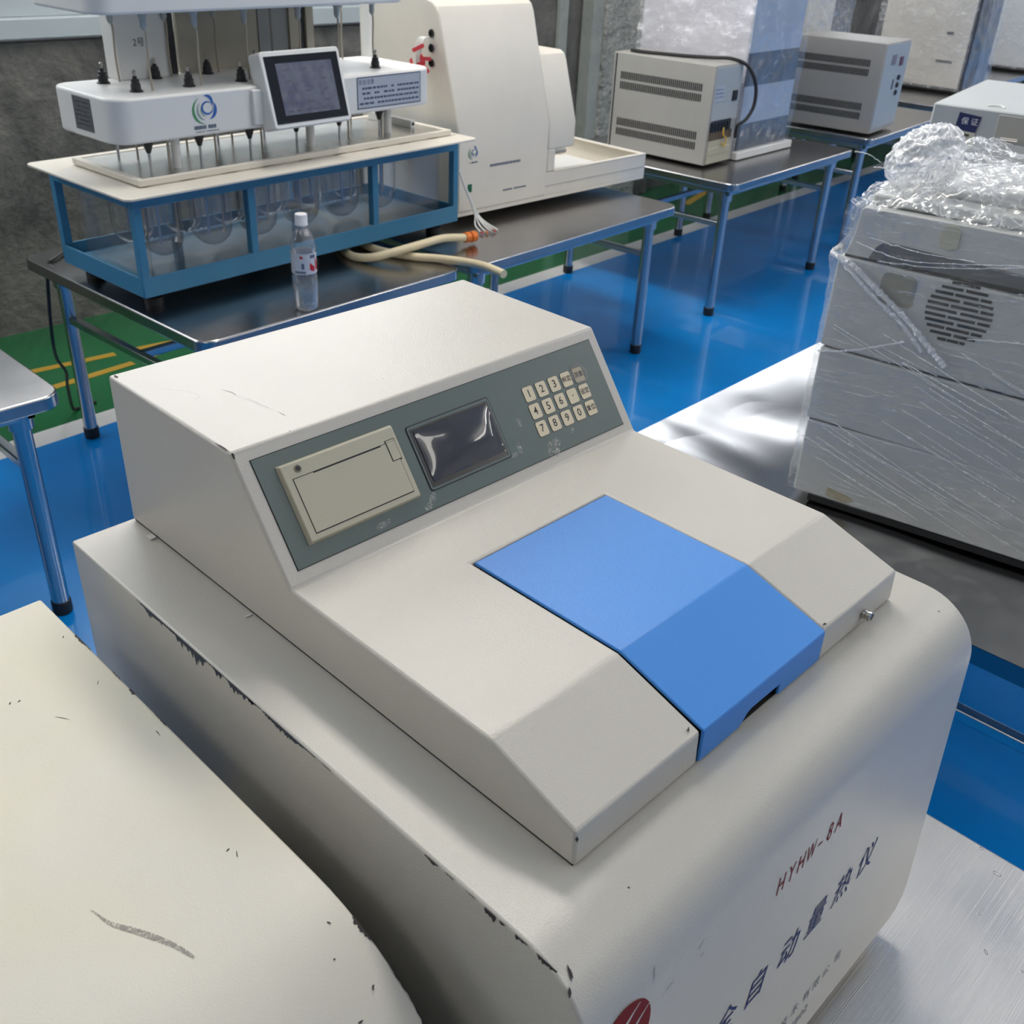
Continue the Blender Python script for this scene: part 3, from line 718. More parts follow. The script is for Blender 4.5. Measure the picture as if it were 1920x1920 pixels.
for i, (x, y, L_, W_, an) in enumerate(((-0.1053, 0.4889, .003, .001, 1), (-0.1727, 0.4365, .003, .0008, .8), (-0.166, 0.4345, .003, .001, .3), (-0.1274, 0.1956, .003, .0012, .2), (-0.1249, 0.1883, .006, .0007, 1.1), (-0.1111, 0.4141, .006, .0006, 1.0), (-0.1052, 0.3289, .008, .0006, 1.5), (-0.1501, 0.3931, .013, .0005, -1.0), (-0.111, 0.105, .003, .0012, 2), (-0.122, 0.085, .002, .001, 2), (-0.112, 0.06, .005, .0015, 1), (-0.13, 0.05, .004, .002, 0), (-0.125, 0.03, .003, .002, 0))):
    blot(mb, (x, y, ntop(y) + 0.0003), (1, 0, 0), (0, 1, 0), L_, W_, an, i + 60)
mb.build('paint_chips', 'chip', near, smooth=False)['kind'] = 'stuff'
def scuff_mat():
    m, nt, b = newmat('rubbed_graphite')
    b.inputs['Base Color'].default_value = (*g(150, 145, 138), 1); b.inputs['Roughness'].default_value = 0.7
    n = noise_tex(nt, coords(nt), 900, 3, 0.7)
    al = ramp(nt, n, [(0.42, (0, 0, 0)), (0.56, (1, 1, 1))]); nt.links.new(al, b.inputs['Alpha']); return m
mb = MB(); pth = smooth_path([(-0.2150, 0.2130, 0), (-0.2134, 0.2065, 0), (-0.2122, 0.2000, 0), (-0.2095, 0.1925, 0), (-0.2034, 0.1822, 0), (-0.1955, 0.1665, 0), (-0.1895, 0.1520, 0), (-0.1861, 0.1385, 0)], 5)
for i in range(len(pth) - 1):
    a_, b2 = pth[i], pth[i + 1]; t = i / len(pth); wd = 0.0012 + 0.0030 * max(0, math.sin(pi * (t - 0.15) / 0.9)) ** 1.3
    d = (b2 - a_).normalized(); n = Vector((-d.y, d.x, 0)) * wd / 2
    mb.add([tuple(Vector(q_) + Vector((0, 0, ntop(q_[1]) + 0.0003))) for q_ in (a_ - n, b2 - n, b2 + n, a_ + n)], [(0, 1, 2, 3)])
mb.build('scuff_mark', scuff_mat(), near, smooth=False)

# ------------------------------------------------------------------ dissolution tester with blue tank frame
DZ = 0.605
tst = thing('dissolution_tester', 'white dissolution tester with tilted touch screen on a blue-framed water bath', 'lab instrument', (0.772, 2.064, DZ), 0.055)
BW, BD = 1.112, 0.395
mb = MB(); th = 0.006
mb.box(0, 0, 0, BW, th, 0.05); mb.box(0, BD - th, 0, BW, BD, 0.05); mb.box(0, th, 0, th, BD - th, 0.05); mb.box(BW - th, th, 0, BW, BD - th, 0.05); mb.box(th, th, 0.0, BW - th, BD - th, 0.006)
mb.box(0.02, 0.02, 0.006, BW - 0.02, BD - 0.02, 0.022)
mb.build('base_tray', 'tank_blue', tst, bevel=0.002)
for px in (0.0, 0.3260, 0.7560, BW - 0.022):
    for py in (0.0, BD - 0.022):
        mb = MB(); mb.box(px, py, 0.048, px + 0.022, py + 0.022, 0.22); mb.build('post', 'tank_blue', tst, bevel=0.002)
mb = MB(); z0, z1 = 0.218, 0.262
mb.box(0, 0, z0, BW, 0.022, z1); mb.box(0, BD - 0.022, z0, BW, BD, z1); mb.box(0, 0.022, z0, 0.022, BD - 0.022, z1); mb.box(BW - 0.022, 0.022, z0, BW, BD - 0.022, z1)
mb.build('top_rail', 'tank_blue', tst, bevel=0.002)
for px in (0.05, BW * 0.5, BW - 0.06):
    for py in (0.05, BD - 0.06):
        mb = MB(); mb.lathe([(0.0, TZ - DZ), (0.024, TZ - DZ), (0.024, -0.016), (0.012, -0.012), (0.008, 0.0)], (px, py, 0), 14); mb.build('foot', 'rubber', tst)
mb = MB(); mb.prism(rrect(-0.060, -0.088, BW - 0.008, BD - 0.01, 0.018, 5), 'z', 0.262, 0.2675); mb.build('deck_plate', 'deck', tst, bevel=0.001)
# raised tray on the deck
tx0, ty0, tx1, ty1 = 0.022, -0.012, 1.066, 0.300
mb = MB(); mb.box(tx0, ty0, 0.270, tx1, ty0 + 0.014, 0.285); mb.box(tx0, ty1 - 0.014, 0.270, tx1, ty1, 0.285)
mb.box(tx0, ty0 + .014, 0.270, tx0 + 0.018, ty1 - .014, 0.285); mb.box(tx1 - 0.018, ty0 + .014, 0.270, tx1, ty1 - .014, 0.285)
for i in range(9): mb.box(tx0 + 0.03 + i * 0.12, ty0 + 0.002, 0.2675, tx0 + 0.11 + i * 0.12, ty0 + 0.02, 0.2705)
mb.box(tx0 + .01, ty1 - 0.05, 0.2675, tx1 - .01, ty1 - 0.01, 0.2705)
mb.build('tray', 'deck', tst, bevel=0.0015)
mb = MB(); mb.box(tx0 + 0.018, ty0 + .014, 0.270, tx1 - 0.018, ty1 - .014, 0.2835)
o = mb.build('bath_cover', steel('bath_cover_steel', (0.68, 0.67, 0.64), 0.25), tst, smooth=False); o['label'] = 'glossy grey bath cover'
mb = MB(); mb.box(0.985, 0.08, 0.2836, 1.003, 0.27, 0.305); mb.build('rail_block', 'white', tst, bevel=0.001)
mb = MB(); mb.lathe([(0.005, 0.0), (0.005, -0.002)], (0.994, 0.080, 0.295), 12, 'y'); mb.build('rail_plug', 'black', tst)
# acrylic bath
mb = MB(); ax0, ax1, ay0, ay1 = 0.050, 1.065, 0.035, 0.360
for q_ in ((ax0, ay0, .024, ax1, ay0 + .006, .262), (ax0, ay1 - .006, .024, ax1, ay1, .262), (ax0, ay0 + .006, .024, ax0 + .006, ay1 - .006, .262), (ax1 - .006, ay0 + .006, .024, ax1, ay1 - .006, .262), (ax0 + .006, ay0 + .006, .024, ax1 - .006, ay1 - .006, .030)): mb.box(*q_)
mb.build('water_bath', 'acrylic', tst, bevel=0.001)
VX = [0.10, 0.2475, 0.395, 0.5425, 0.690, 0.8375]
for vx in VX:
    for vy in (0.105, 0.245):
        mb = MB(); r0 = 0.054; prof = [(0.0, 0.062)]
        for i in range(1, 9): a = R(90 * i / 8); prof.append((r0 * math.sin(a), 0.062 + r0 * (1 - math.cos(a))))
        prof += [(r0, 0.262)]
        mb.lathe(prof, (vx + .03, vy, 0), 24); v_o = mb.build('vessel', 'glass', tst, ang=80)
# head
def rbox(x0, y0, z0, x1, y1, z1, r, name, mat, parent, bev=0.006):
    mb = MB(); mb.prism(rrect(x0, y0, x1, y1, r, 8), 'z', z0, z1); return mb.build(name, mat, parent, bevel=bev, seg=3, ang=40)
rbox(-0.010, 0.0, 0.362, 1.004, 0.290, 0.462, 0.05, 'head', 'white', tst)
rbox(-0.022, 0.0, 0.633, 0.905, 0.300, 0.78, 0.05, 'top_cover', 'white', tst)
KN = [(x, y) for x in (0.098, 0.241, 0.393, 0.545, 0.696, 0.847) for y in (0.078, 0.224) if not (x > 0.8 and y > 0.2)]
def knob_profile(): return [(0.0155, 0), (0.0155, 0.003), (0.0120, 0.004), (0.0115, 0.018), (0.0095, 0.019), (0.0095, 0.027), (0.006, 0.028), (0.005, 0.034), (0.0, 0.036)]
for (x, y) in KN:
    mb = MB(); mb.lathe(knob_profile(), (x, y, 0.462), 16); k_ = mb.build('shaft_knob', 'black', tst)
    mb = MB(); mb.lathe([(0.003, 0.034), (0.003, 0.039), (0.0045, 0.040), (0.0045, 0.045), (0.001, 0.048)], (x, y, 0.462), 10); mb.build('knob_tip', 'nickel', k_)
    mb = MB(); mb.lathe([(0.0035, 0.10), (0.0035, 0.325), (0.0045, 0.326), (0.013, 0.346), (0.0135, 0.3625)], (x + 0.01, y + 0.0, 0), 12)
    c_ = mb.build('stirring_shaft', ['steel_leg'], tst)
    mb = MB(); mb.lathe([(0.0052, 0.322), (0.014, 0.347), (0.0142, 0.3625)], (x + 0.01, y, 0), 12); mb.build('shaft_chuck', 'black', c_)
M['tube'] = plain('tan_tubing', g(168, 158, 142), 0.4)
for i, (x, y) in enumerate(((0.140, 0.222), (0.136, 0.070), (0.290, 0.230), (0.275, 0.076), (0.433, 0.232), (0.429, 0.092), (0.60, 0.095), (0.735, 0.100), (0.884, 0.125), (0.884, 0.262))):
    mb = MB(); mb.tube(smooth_path([(x, y, 0.462), (x - 0.002, y, 0.52), (x + 0.001, y, 0.58), (x - 0.003, y, 0.60)], 4), 0.0026, 8); t_ = mb.build('sampling_tube', 'tube', tst)
    mb = MB(); mb.lathe([(0.0035, 0.592), (0.0075, 0.600), (0.0075, 0.618), (0.010, 0.620), (0.010, 0.634)], (x - 0.003, y, 0), 10); mb.build('tube_fitting', 'greybox_light', t_)
    mb = MB(); mb.cyl((x + 0.014, y - 0.01, 0.10), (x + 0.014, y - 0.01, 0.363), 0.0028, 8); mb.build('sampling_probe', 'tube', tst)
for (x, y) in ((0.171, 0.060), (0.588, 0.060), (0.886, 0.075)):
    mb = MB(); mb.lathe([(0.0115, 0.2836), (0.0115, 0.363)], (x, y, 0), 18); mb.build('column', 'white', tst)
# uprights behind the head
M['beige'] = plain('beige_panel', g(176, 170, 154), 0.5, var=0.04)
M['greymet'] = plain('grey_panel', g(150, 152, 150), 0.4, var=0.04)
rbox(0.152, 0.235, 0.462, 0.292, 0.300, 0.634, 0.006, 'upright', 'white', tst, 0.002)
mb = MB(); vs, fs = text_geo('2\u53f7', 0.022)
mb.add([(0.212 + x, 0.2346, 0.545 + y) for x, y, z in vs], fs); mb.build('upright_mark', 'ink', tst, smooth=False)
mb = MB(); mb.box(0.300, 0.262, 0.462, 0.330, 0.288, 0.634); mb.build('belt_slot', 'black', tst)
mb = MB(); mb.box(0.345, 0.265, 0.462, 0.590, 0.285, 0.634); mb.build('rear_panel', 'beige', tst)
mb = MB(); mb.box(0.592, 0.262, 0.462, 0.628, 0.285, 0.634); mb.box(0.636, 0.262, 0.462, 0.690, 0.285, 0.634); mb.build('rail_panel', 'greymet', tst)
mb = MB(); mb.box(0.692, 0.255, 0.462, 0.728, 0.290, 0.634); mb.build('upright', 'beige', tst)
mb = MB(); mb.box(0.730, 0.262, 0.462, 0.748, 0.288, 0.634); mb.build('belt_slot', 'black', tst)
mb = MB(); mb.box(0.750, 0.255, 0.462, 0.776, 0.290, 0.634); mb.build('upright', 'beige', tst)
mb = MB(); mb.box(0.985, 0.255, 0.462, 1.000, 0.29, 0.70); mb.build('upright', 'white', tst)
# touch screen, leaning back
SW, SH, ST = 0.252, 0.182, 0.050
scT = Matrix.Translation((0.388, -0.056, 0.364)) @ Matrix.Rotation(R(-15), 4, 'X')
q = MB(); q.T = scT; q.prism(rrect(0, 0, SW, SH, 0.010, 4), 'y', 0, ST); scr = q.build('screen_housing', 'white', tst, bevel=0.003)
q = MB(); q.T = scT; q.box(0.010, -0.0012, 0.012, SW - 0.010, 0.002, SH - 0.012); q.build('screen_border', plain('gloss_black', (0.01, 0.01, 0.012), 0.12), scr, smooth=False)
def ui_mat():
    m, nt, b = newmat('pale_touch_display')
    v = coords(nt, (1, 1, 1)); n = noise_tex(nt, v, 30, 3)
    c = ramp(nt, n, [(0.35, g(80, 80, 98)), (0.65, g(98, 102, 112))])
    nt.links.new(c, b.inputs['Base Color']); b.inputs['Roughness'].default_value = 0.12
    nt.links.new(c, b.inputs['Emission Color']); b.inputs['Emission Strength'].default_value = 0.18
    return m
q = MB(); q.T = scT; q.box(0.040, -0.0018, 0.030, SW - 0.034, 0.001, SH - 0.030, 0)
for r_ in range(4):
    for c_ in range(3): q.box(0.062 + c_ * 0.056, -0.0020, 0.055 + r_ * 0.026, 0.062 + c_ * 0.056 + 0.018, -0.0018, 0.055 + r_ * 0.026 + 0.005, 1)
for c_ in range(6): q.box(0.052 + c_ * 0.027, -0.0020, 0.036, 0.066 + c_ * 0.027, -0.0018, 0.042, 1)
q.build('screen_display', [ui_mat(), plain('ui_text', g(70, 72, 88), 0.3)], scr, smooth=False)
q = MB(); q.box(0.36, -0.012, 0.372, 0.64, 0.002, 0.455); q.build('screen_mount', 'white', tst, bevel=0.003)
# emblem of green and blue arcs
def arc_geo(mb, T, cx, cy, r, w0, a0, a1, mi, ex=1.0, n=20):
    up = []; lo = []
    for i in range(n + 1):
        t = i / n; a = R(a0 + (a1 - a0) * t); h = w0 * max(0.12, math.sin(pi * t)) / 2
        up.append(((r + h) * math.cos(a) * ex + cx, (r + h) * math.sin(a) + cy)); lo.append(((r - h) * math.cos(a) * ex + cx, (r - h) * math.sin(a) + cy))
    v = [T(*p) for p in up] + [T(*p) for p in lo]; k = n + 1
    mb.add(v, [(i, i + 1, i + 1 + k, i + k) for i in range(n)], mi)
M['logo_g'] = plain('green_print', g(66, 140, 84), 0.4); M['logo_lg'] = plain('pale_green_print', g(138, 160, 150), 0.4); M['logo_b'] = plain('blue_print', g(44, 98, 168), 0.4)
def emblem(parent, cx, cz, s, y=-0.0006):
    mb = MB(); T = lambda x, z: (cx + x * s, y, cz + z * s)
    arc_geo(mb, T, 0.10, -0.05, 0.95, 0.20, 118, 268, 0); arc_geo(mb, T, 0.20, -0.05, 0.70, 0.18, 128, 262, 1); arc_geo(mb, T, 0.26, -0.02, 0.48, 0.10, 125, 268, 1)
    arc_geo(mb, T, 0.36, 0.08, 0.42, 0.16, 20, 380, 2, 1.1); arc_geo(mb, T, 0.28, 0.42, 0.50, 0.24, 108, -30, 2); arc_geo(mb, T, 0.30, 0.0, 0.72, 0.28, 42, -78, 2)
    return mb.build('emblem', ['logo_g', 'logo_lg', 'logo_b'], parent, smooth=False)
emblem(tst, 0.222, 0.422, 0.033)
def textbars(mb, x0, x1, z0, z1, rows_, T, mi=0, seed=1, h=0.5):
    rnd = random.Random(seed)
    for i in range(rows_):
        zc = z1 - (i + 0.5) * (z1 - z0) / rows_; hh = (z1 - z0) / rows_ * h / 2; x = x0
        while x < x1 - 0.002:
            wd = (x1 - x0) * rnd.uniform(0.03, 0.07)
            if rnd.random() < 0.86: v = [T(x, zc - hh), T(min(x + wd, x1), zc - hh), T(min(x + wd, x1), zc + hh), T(x, zc + hh)]; mb.add(v, [(0, 1, 2, 3)], mi)
            x += wd * 1.22
mb = MB(); textbars(mb, 0.192, 0.262, 0.376, 0.388, 1, lambda x, z: (x, -0.0006, z), 0, 3, 0.7); textbars(mb, 0.195, 0.262, 0.370, 0.374, 1, lambda x, z: (x, -0.0006, z), 0, 4, 0.5)
mb.build('emblem_caption', 'grey_ink', tst, smooth=False)
M['label_blue'] = plain('blue_grey_label', g(172, 178, 188), 0.35); M['label_grey'] = plain('grey_nameplate', g(96, 98, 100), 0.35); M['label_ink'] = plain('navy_label_print', g(74, 84, 108), 0.4)
mb = MB(); mb.box(0.708, -0.0008, 0.374, 0.948, 0.001, 0.456, 1); mb.box(0.711, -0.0012, 0.377, 0.945, 0.001, 0.453, 0)
vs, fs = text_geo('\u5b89\u5168\u6ce8\u610f', 0.0145); mb.add([(0.742 + x, -0.0014, 0.442 + y) for x, y, z in vs], fs, 1)
textbars(mb, 0.716, 0.940, 0.381, 0.433, 4, lambda x, z: (x, -0.0014, z), 1, 8, 0.42)
mb.build('notice_label', ['label_blue', 'label_ink'], tst, smooth=False)
mb = MB(); mb.box(-0.0112, 0.100, 0.378, -0.0098, 0.180, 0.452, 0)
textbars(mb, 0.108, 0.172, 0.386, 0.446, 6, lambda x, z: (-0.0114, x, z), 1, 9, 0.3)
mb.build('nameplate', ['label_grey', plain('nameplate_print', g(60, 62, 66), 0.4)], tst, smooth=False)

# ------------------------------------------------------------------ tall white machine
m2 = thing('sampling_machine', 'tall off-white machine with rounded sloping front and open tray on its right', 'lab instrument', (1.9206, 2.1669, 0.600), -0.0146)
mb = MB(); WM, DM = 0.958, 0.50
mb.box(0, 0, 0.0, WM, DM, 0.012); mb.box(0, 0, 0.012, WM, 0.010, 0.0893); mb.box(WM - 0.010, 0.010, 0.012, WM, DM, 0.0893); mb.box(0, DM - 0.01, 0.012, WM - .01, DM, 0.0893); mb.box(0, .01, .012, .01, DM - .01, 0.0893)
mb.box(WM - 0.024, 0.012, 0.0885, WM, DM, 0.0935); mb.box(0.45, -0.001, 0.0885, WM, 0.016, 0.0935)
mb.build('base_tray', 'offwhite', m2, bevel=0.0015)
mb = MB(); mb.box(-0.001, -0.0012, 0.0445, WM + 0.001, 0.002, 0.0458); mb.build('seam', 'greymet', m2, smooth=False)
pf2 = [(0.0, 0.013), (0.0, 0.255), (0.095, 0.585), (0.107, 0.607), (0.128, 0.622), (0.16, 0.628), (DM - 0.02, 0.628), (DM - 0.01, 0.62), (DM - 0.01, 0.013)]
mb = MB(); mb.prism([(y if y > 0 else -0.002, z) for y, z in pf2], 'x', -0.001, 0.411); mb.build('main_housing', 'offwhite', m2, bevel=0.006, seg=3, ang=25)
pf3 = [(-0.0005, 0.165), (-0.0005, 0.25), (0.062, 0.440), (0.072, 0.456), (0.09, 0.465), (DM - 0.02, 0.465), (DM - 0.02, 0.165)]
mb = MB(); mb.prism(pf3, 'x', 0.413, 0.545); mb.box(0.413, 0.10, 0.013, 0.545, DM - 0.012, 0.165); mb.box(0.413, 0.0, 0.09, 0.452, 0.1, 0.166); mb.build('side_housing', 'offwhite', m2, bevel=0.005, seg=3, ang=25)
mb = MB(); mb.box(0.46, 0.10, 0.013, 0.86, 0.32, 0.045); mb.build('tray_block', 'white', m2, bevel=0.003)
mb = MB(); mb.cyl((0.545, 0.13, 0.118), (0.64, 0.13, 0.118), 0.010, 12); mb.build('tray_pin', 'greymet', m2)
emblem(m2, 0.058, 0.197, 0.020, -0.0026)
for cx0, cx1, cz0, cz1, sd_, hh_ in ((0.045, 0.085, 0.164, 0.170, 5, .8), (0.137, 0.277, 0.143, 0.153, 6, .8), (0.20, 0.31, 0.055, 0.066, 7, .5)):
    mb = MB(); textbars(mb, cx0, cx1, cz0, cz1, 1, lambda x, z: (x, -0.0026, z), 0, sd_, hh_); mb.build('caption', 'grey_ink', m2, smooth=False)
mb = MB(); mb.box(0.040, -0.0030, 0.075, 0.058, 0.0, 0.100); mb.build('power_switch', plain('green_switch', g(20, 96, 60), 0.3), m2)
for z in (0.532, 0.491, 0.449):
    mb = MB(); mb.lathe([(0.012, -0.0025), (0.012, -0.005), (0.007, -0.005), (0.007, -0.0025)], (0, 0.128, z), 16, 'x'); mb.build('port', 'black', m2)
M['redtag'] = plain('red_tape', g(186, 44, 56), 0.45)
cb = thing('tube_bundle', 'bundle of red-tagged white tubes hanging from the ports of the tall white machine', 'tubes', (1.90, 2.295, 1.02))
mb = MB()
for i in range(5):
    dy = 0.006 * (i - 2); mb.tube(smooth_path([(0.012, 0.0, 0.10), (-0.012, 0.010 + dy, 0.098), (-0.022, 0.012 + dy, 0.06), (-0.020, 0.01 + dy, 0.01), (-0.018, 0.012 + dy, -0.03)], 5), 0.0022, 6)
mb.build('tubes', 'white', cb)
for i in range(12):
    rnd = random.Random(i + 40); y0 = rnd.uniform(-0.03, 0.05); z0 = rnd.uniform(-0.005, 0.085) - 0.3 * abs(y0 - 0.01)
    mb = MB(); mb.T = Matrix.Translation((-0.024 + rnd.uniform(-.004, .004), y0, z0)) @ Matrix.Rotation(rnd.uniform(-1.2, 1.2), 4, 'X') @ Matrix.Rotation(rnd.uniform(-.5, .5), 4, 'Z')
    mb.box(-0.002, -0.020, -0.0055, 0.001, 0.020, 0.0055); mb.build('red_tag', 'redtag', cb)

# hoses, cable, cord, bottle on the first table
M['hose'] = plain('cream_rubber_hose', g(214, 200, 166), 0.5, var=0.04); M['orange'] = plain('orange_fitting', g(214, 112, 30), 0.4)
hz_ = TZ + 0.0125
h1 = thing('hose', 'cream rubber hose with an orange end fitting lying on the steel table', 'hose', (1.44, 2.12, TZ))
def rel(pts, o_): return [tuple(Vector(p) - Vector(o_)) for p in pts]
mb = MB(); mb.tube(rel(smooth_path([(1.50, 2.26, hz_), (1.455, 2.17, hz_), (1.435, 2.09, hz_), (1.455, 2.035, hz_ + .006), (1.50, 2.003, hz_ + .018), (1.555, 1.988, hz_ + .0265), (1.62, 1.990, hz_ + .028), (1.71, 2.000, hz_ + .026), (1.80, 2.000, hz_ + .012)], 6), (1.44, 2.12, TZ)), 0.0118, 14)
mb.build('hose_body', 'hose', h1)
mb = MB(); c0 = Vector((1.795, 2.0, hz_ + .013)) - Vector((1.44, 2.12, TZ)); dx = Vector((0.99, -0.03, -0.06)).normalized()
for a_, b2, r_ in ((0, .020, .0155), (.020, .024, .0115), (.024, .044, .0165)): mb.cyl(c0 + dx * a_, c0 + dx * b2, r_, 16)
mb.build('hose_fitting', 'orange', h1, bevel=0.001)
h2 = thing('hose', 'cream rubber hose crossing under the other, cut end past the table edge', 'hose', (1.53, 2.11, TZ))
mb = MB(); mb.tube(rel(smooth_path([(1.56, 2.27, hz_), (1.532, 2.16, hz_), (1.535, 2.07, hz_), (1.570, 1.985, hz_ - .0005), (1.615, 1.925, hz_), (1.648, 1.84, hz_ + .004), (1.652, 1.76, hz_ + .010), (1.640, 1.675, hz_ + .012)], 6), (1.53, 2.11, TZ)), 0.0118, 14)
mb.build('hose_body', 'hose', h2)
wb = thing('cable_bundle', 'bundle of thin white wires with stripped red ends on the steel table', 'cable', (1.93, 2.08, TZ))
for i in range(5):
    rnd = random.Random(i); mb = MB(); s_ = (i - 2) * 0.006
    P = [(1.886, 2.125, 0.760), (1.905 + .2 * s_, 2.122, 0.715), (1.935 + .3 * s_, 2.12, 0.66), (1.955 + .6 * s_, 2.115, 0.615), (1.962 + 2.0 * s_, 2.09 + abs(s_), 0.588), (1.957 + 2.8 * s_, 2.05 + abs(s_), 0.577)]
    mb.tube(rel(smooth_path(P, 4), (1.93, 2.08, TZ)), 0.0026, 6); w_o = mb.build('wire', 'white', wb)
    mb = MB(); e = Vector(P[-1]) - Vector((1.93, 2.08, TZ)); mb.cyl(e, e + Vector((-0.004, -0.016, -0.0012)), 0.0022, 6); mb.build('wire_end', ('redtag', 'orange', 'greymet', 'redtag', 'white')[i], w_o)
mb = MB(); mb.tube(smooth_path([(1.02, 2.52, TZ + .006), (0.94, 2.62, TZ + .006), (0.86, 2.655, TZ + .005), (0.785, 2.60, TZ + .007), (0.752, 2.585, TZ - .01), (0.742, 2.60, 0.46), (0.738, 2.62, 0.34), (0.755, 2.66, 0.26), (0.785, 2.69, 0.20), (0.80, 2.74, 0.13), (0.825, 2.80, 0.03), (0.85, 2.83, 0.006), (0.92, 2.84, 0.006)], 7), 0.0048, 8)
tag(mb.build('power_cord', 'rubber'), 'black power cord hanging from the first table down to the green floor', 'cord')

bt = thing('water_bottle', 'half-empty clear water bottle with a white cap and red and white label', 'bottle', (1.095, 1.8455, TZ))
br = 0.0315
prof = [(0.0, 0.004), (0.012, 0.004), (0.018, 0.0), (0.026, 0.0), (0.0300, 0.006), (0.0315, 0.012), (0.0300, 0.018), (0.0318, 0.026), (0.0318, 0.088), (0.0300, 0.092), (0.0305, 0.096), (0.0305, 0.152), (0.0318, 0.156), (0.0312, 0.166), (0.026, 0.186), (0.018, 0.203), (0.0135, 0.212), (0.0130, 0.226)]
mb = MB(); mb.lathe(prof, (0, 0, 0), 32); mb.build('bottle_body', 'pet', bt, ang=60)
mb = MB(); mb.lathe([(0.0, 0.005), (0.025, 0.002), (0.0292, 0.008), (0.0292, 0.055), (0.0, 0.055)], (0, 0, 0), 28); mb.build('water', 'water', bt)
mb = MB(); mb.lathe([(0.0316, 0.098), (0.0316, 0.150)], (0, 0, 0), 36)
mb.f = mb.f[:-2]; mb.m = mb.m[:-2]
for k, f in enumerate(mb.f): mb.m[k] = 0
for (a0, a1, z0, z1, mi) in ((-98, -72, 0.103, 0.128, 1), (-66, -46, 0.103, 0.140, 1), (-136, -124, 0.112, 0.126, 2), (-142, -128, 0.138, 0.146, 1), (-170, -118, 0.101, 0.106, 2), (-95, -66, 0.138, 0.146, 2)):
    n = 6; v = []
    for i in range(n + 1):
        a = R(a0 + (a1 - a0) * i / n); v += [(0.0319 * math.cos(a), 0.0319 * math.sin(a), z0 + (0.006 if mi == 1 and z1 - z0 > .02 else 0) * (n - i) / n), (0.0319 * math.cos(a), 0.0319 * math.sin(a), z1 - (z1 - z0) * 0.5 * (i / n if mi == 1 else 0))]
    mb.add(v, [(2 * i, 2 * i + 2, 2 * i + 3, 2 * i + 1) for i in range(n)], mi)
mb.build('bottle_label', [plain('white_label', g(206, 206, 210), 0.35), plain('red_label', g(196, 30, 44), 0.35), 'grey_ink'], bt, ang=60)
mb = MB(); mb.lathe([(0.0158, 0.214), (0.0158, 0.219), (0.0152, 0.220), (0.0155, 0.238), (0.0145, 0.2415), (0.0, 0.2415)], (0, 0, 0), 28); mb.build('bottle_cap', plain('white_cap', g(226, 226, 228), 0.3), bt, bevel=0.0006)

# ------------------------------------------------------------------ vented grey boxes
def vents(mb, d, h, rows_, n=42, y0=0.10, y1=0.92, x=-0.0008):
    for (a_, b2) in rows_:
        for i in range(n):
            y = d * (y0 + (y1 - y0) * (i + 0.5) / n); hw = d * (y1 - y0) / n * 0.33
            mb.add([(x, y - hw, h * a_), (x, y + hw, h * a_), (x, y + hw, h * b2), (x, y - hw, h * b2)], [(0, 1, 2, 3)])
VR = [(0.74, 0.815), (0.64, 0.715), (0.265, 0.345), (0.165, 0.24)]
b1 = thing('vented_instrument', 'grey vented instrument box with a black power cord looped over its top', 'instrument', (3.335, 2.195, TZ + 0.003), 0.05)
w1, d1, hh1 = 0.215, 0.500, 0.392
mb = MB(); mb.box(0, 0, 0.008, w1, d1, hh1); mb.build('case', 'greybox', b1, bevel=0.004)
mb = MB(); mb.box(-0.0015, d1 - 0.016, 0.01, 0.002, d1 - 0.010, hh1 - 0.006); mb.build('case_seam', 'line', b1, smooth=False)
for r_ in VR:
    mb = MB(); vents(mb, d1, hh1, [r_]); mb.build('vent_row', 'gap', b1, smooth=False)
mb = MB(); mb.box(0.008, -0.003, 0.175, w1 - 0.004, 0.002, hh1 - 0.008); mb.build('rear_panel', 'greybox_light', b1, bevel=0.001)
mb = MB(); mb.box(0.014, -0.0045, 0.255, 0.085, 0.0, 0.315, 0); textbars(mb, 0.018, 0.078, 0.265, 0.308, 3, lambda x, z: (x, -0.0048, z), 1, 12, 0.3); mb.build('rating_label', ['label_blue', 'grey_ink'], b1, smooth=False)
mb = MB(); mb.box(0.150, -0.010, 0.250, 0.185, -0.001, 0.290); mb.build('socket', 'black', b1, bevel=0.002)
mb = MB(); mb.box(0.012, -0.006, 0.138, 0.165, 0.0, 0.182)
for i in range(6): mb.box(0.022 + i * 0.023, -0.009, 0.142, 0.030 + i * 0.023, -0.004, 0.172)
mb.build('terminal_block', 'black', b1)
mb = MB(); mb.box(0.012, -0.004, 0.105, 0.185, 0.0, 0.137, 0); mb.build('wiring_bay', plain('brown_board', g(92, 76, 60), 0.6), b1)  # plain brown strip below the terminals
mb = MB(); mb.box(0.012, -0.004, 0.012, 0.190, 0.0, 0.104, 0); mb.box(0.02, -0.006, 0.045, 0.180, 0.0, 0.075, 0); mb.build('lower_cover', plain('cream_cover', g(176, 172, 152), 0.5), b1, bevel=0.003)
mb = MB(); mb.tube(smooth_path([(0.11, -0.008, 0.150), (0.10, -0.016, 0.125), (0.125, -0.018, 0.105), (0.12, -0.014, 0.075), (0.105, -0.014, 0.09)], 5), 0.003, 6); mb.build('yellow_wire', plain('yellow_wire', g(206, 168, 60), 0.45), b1)
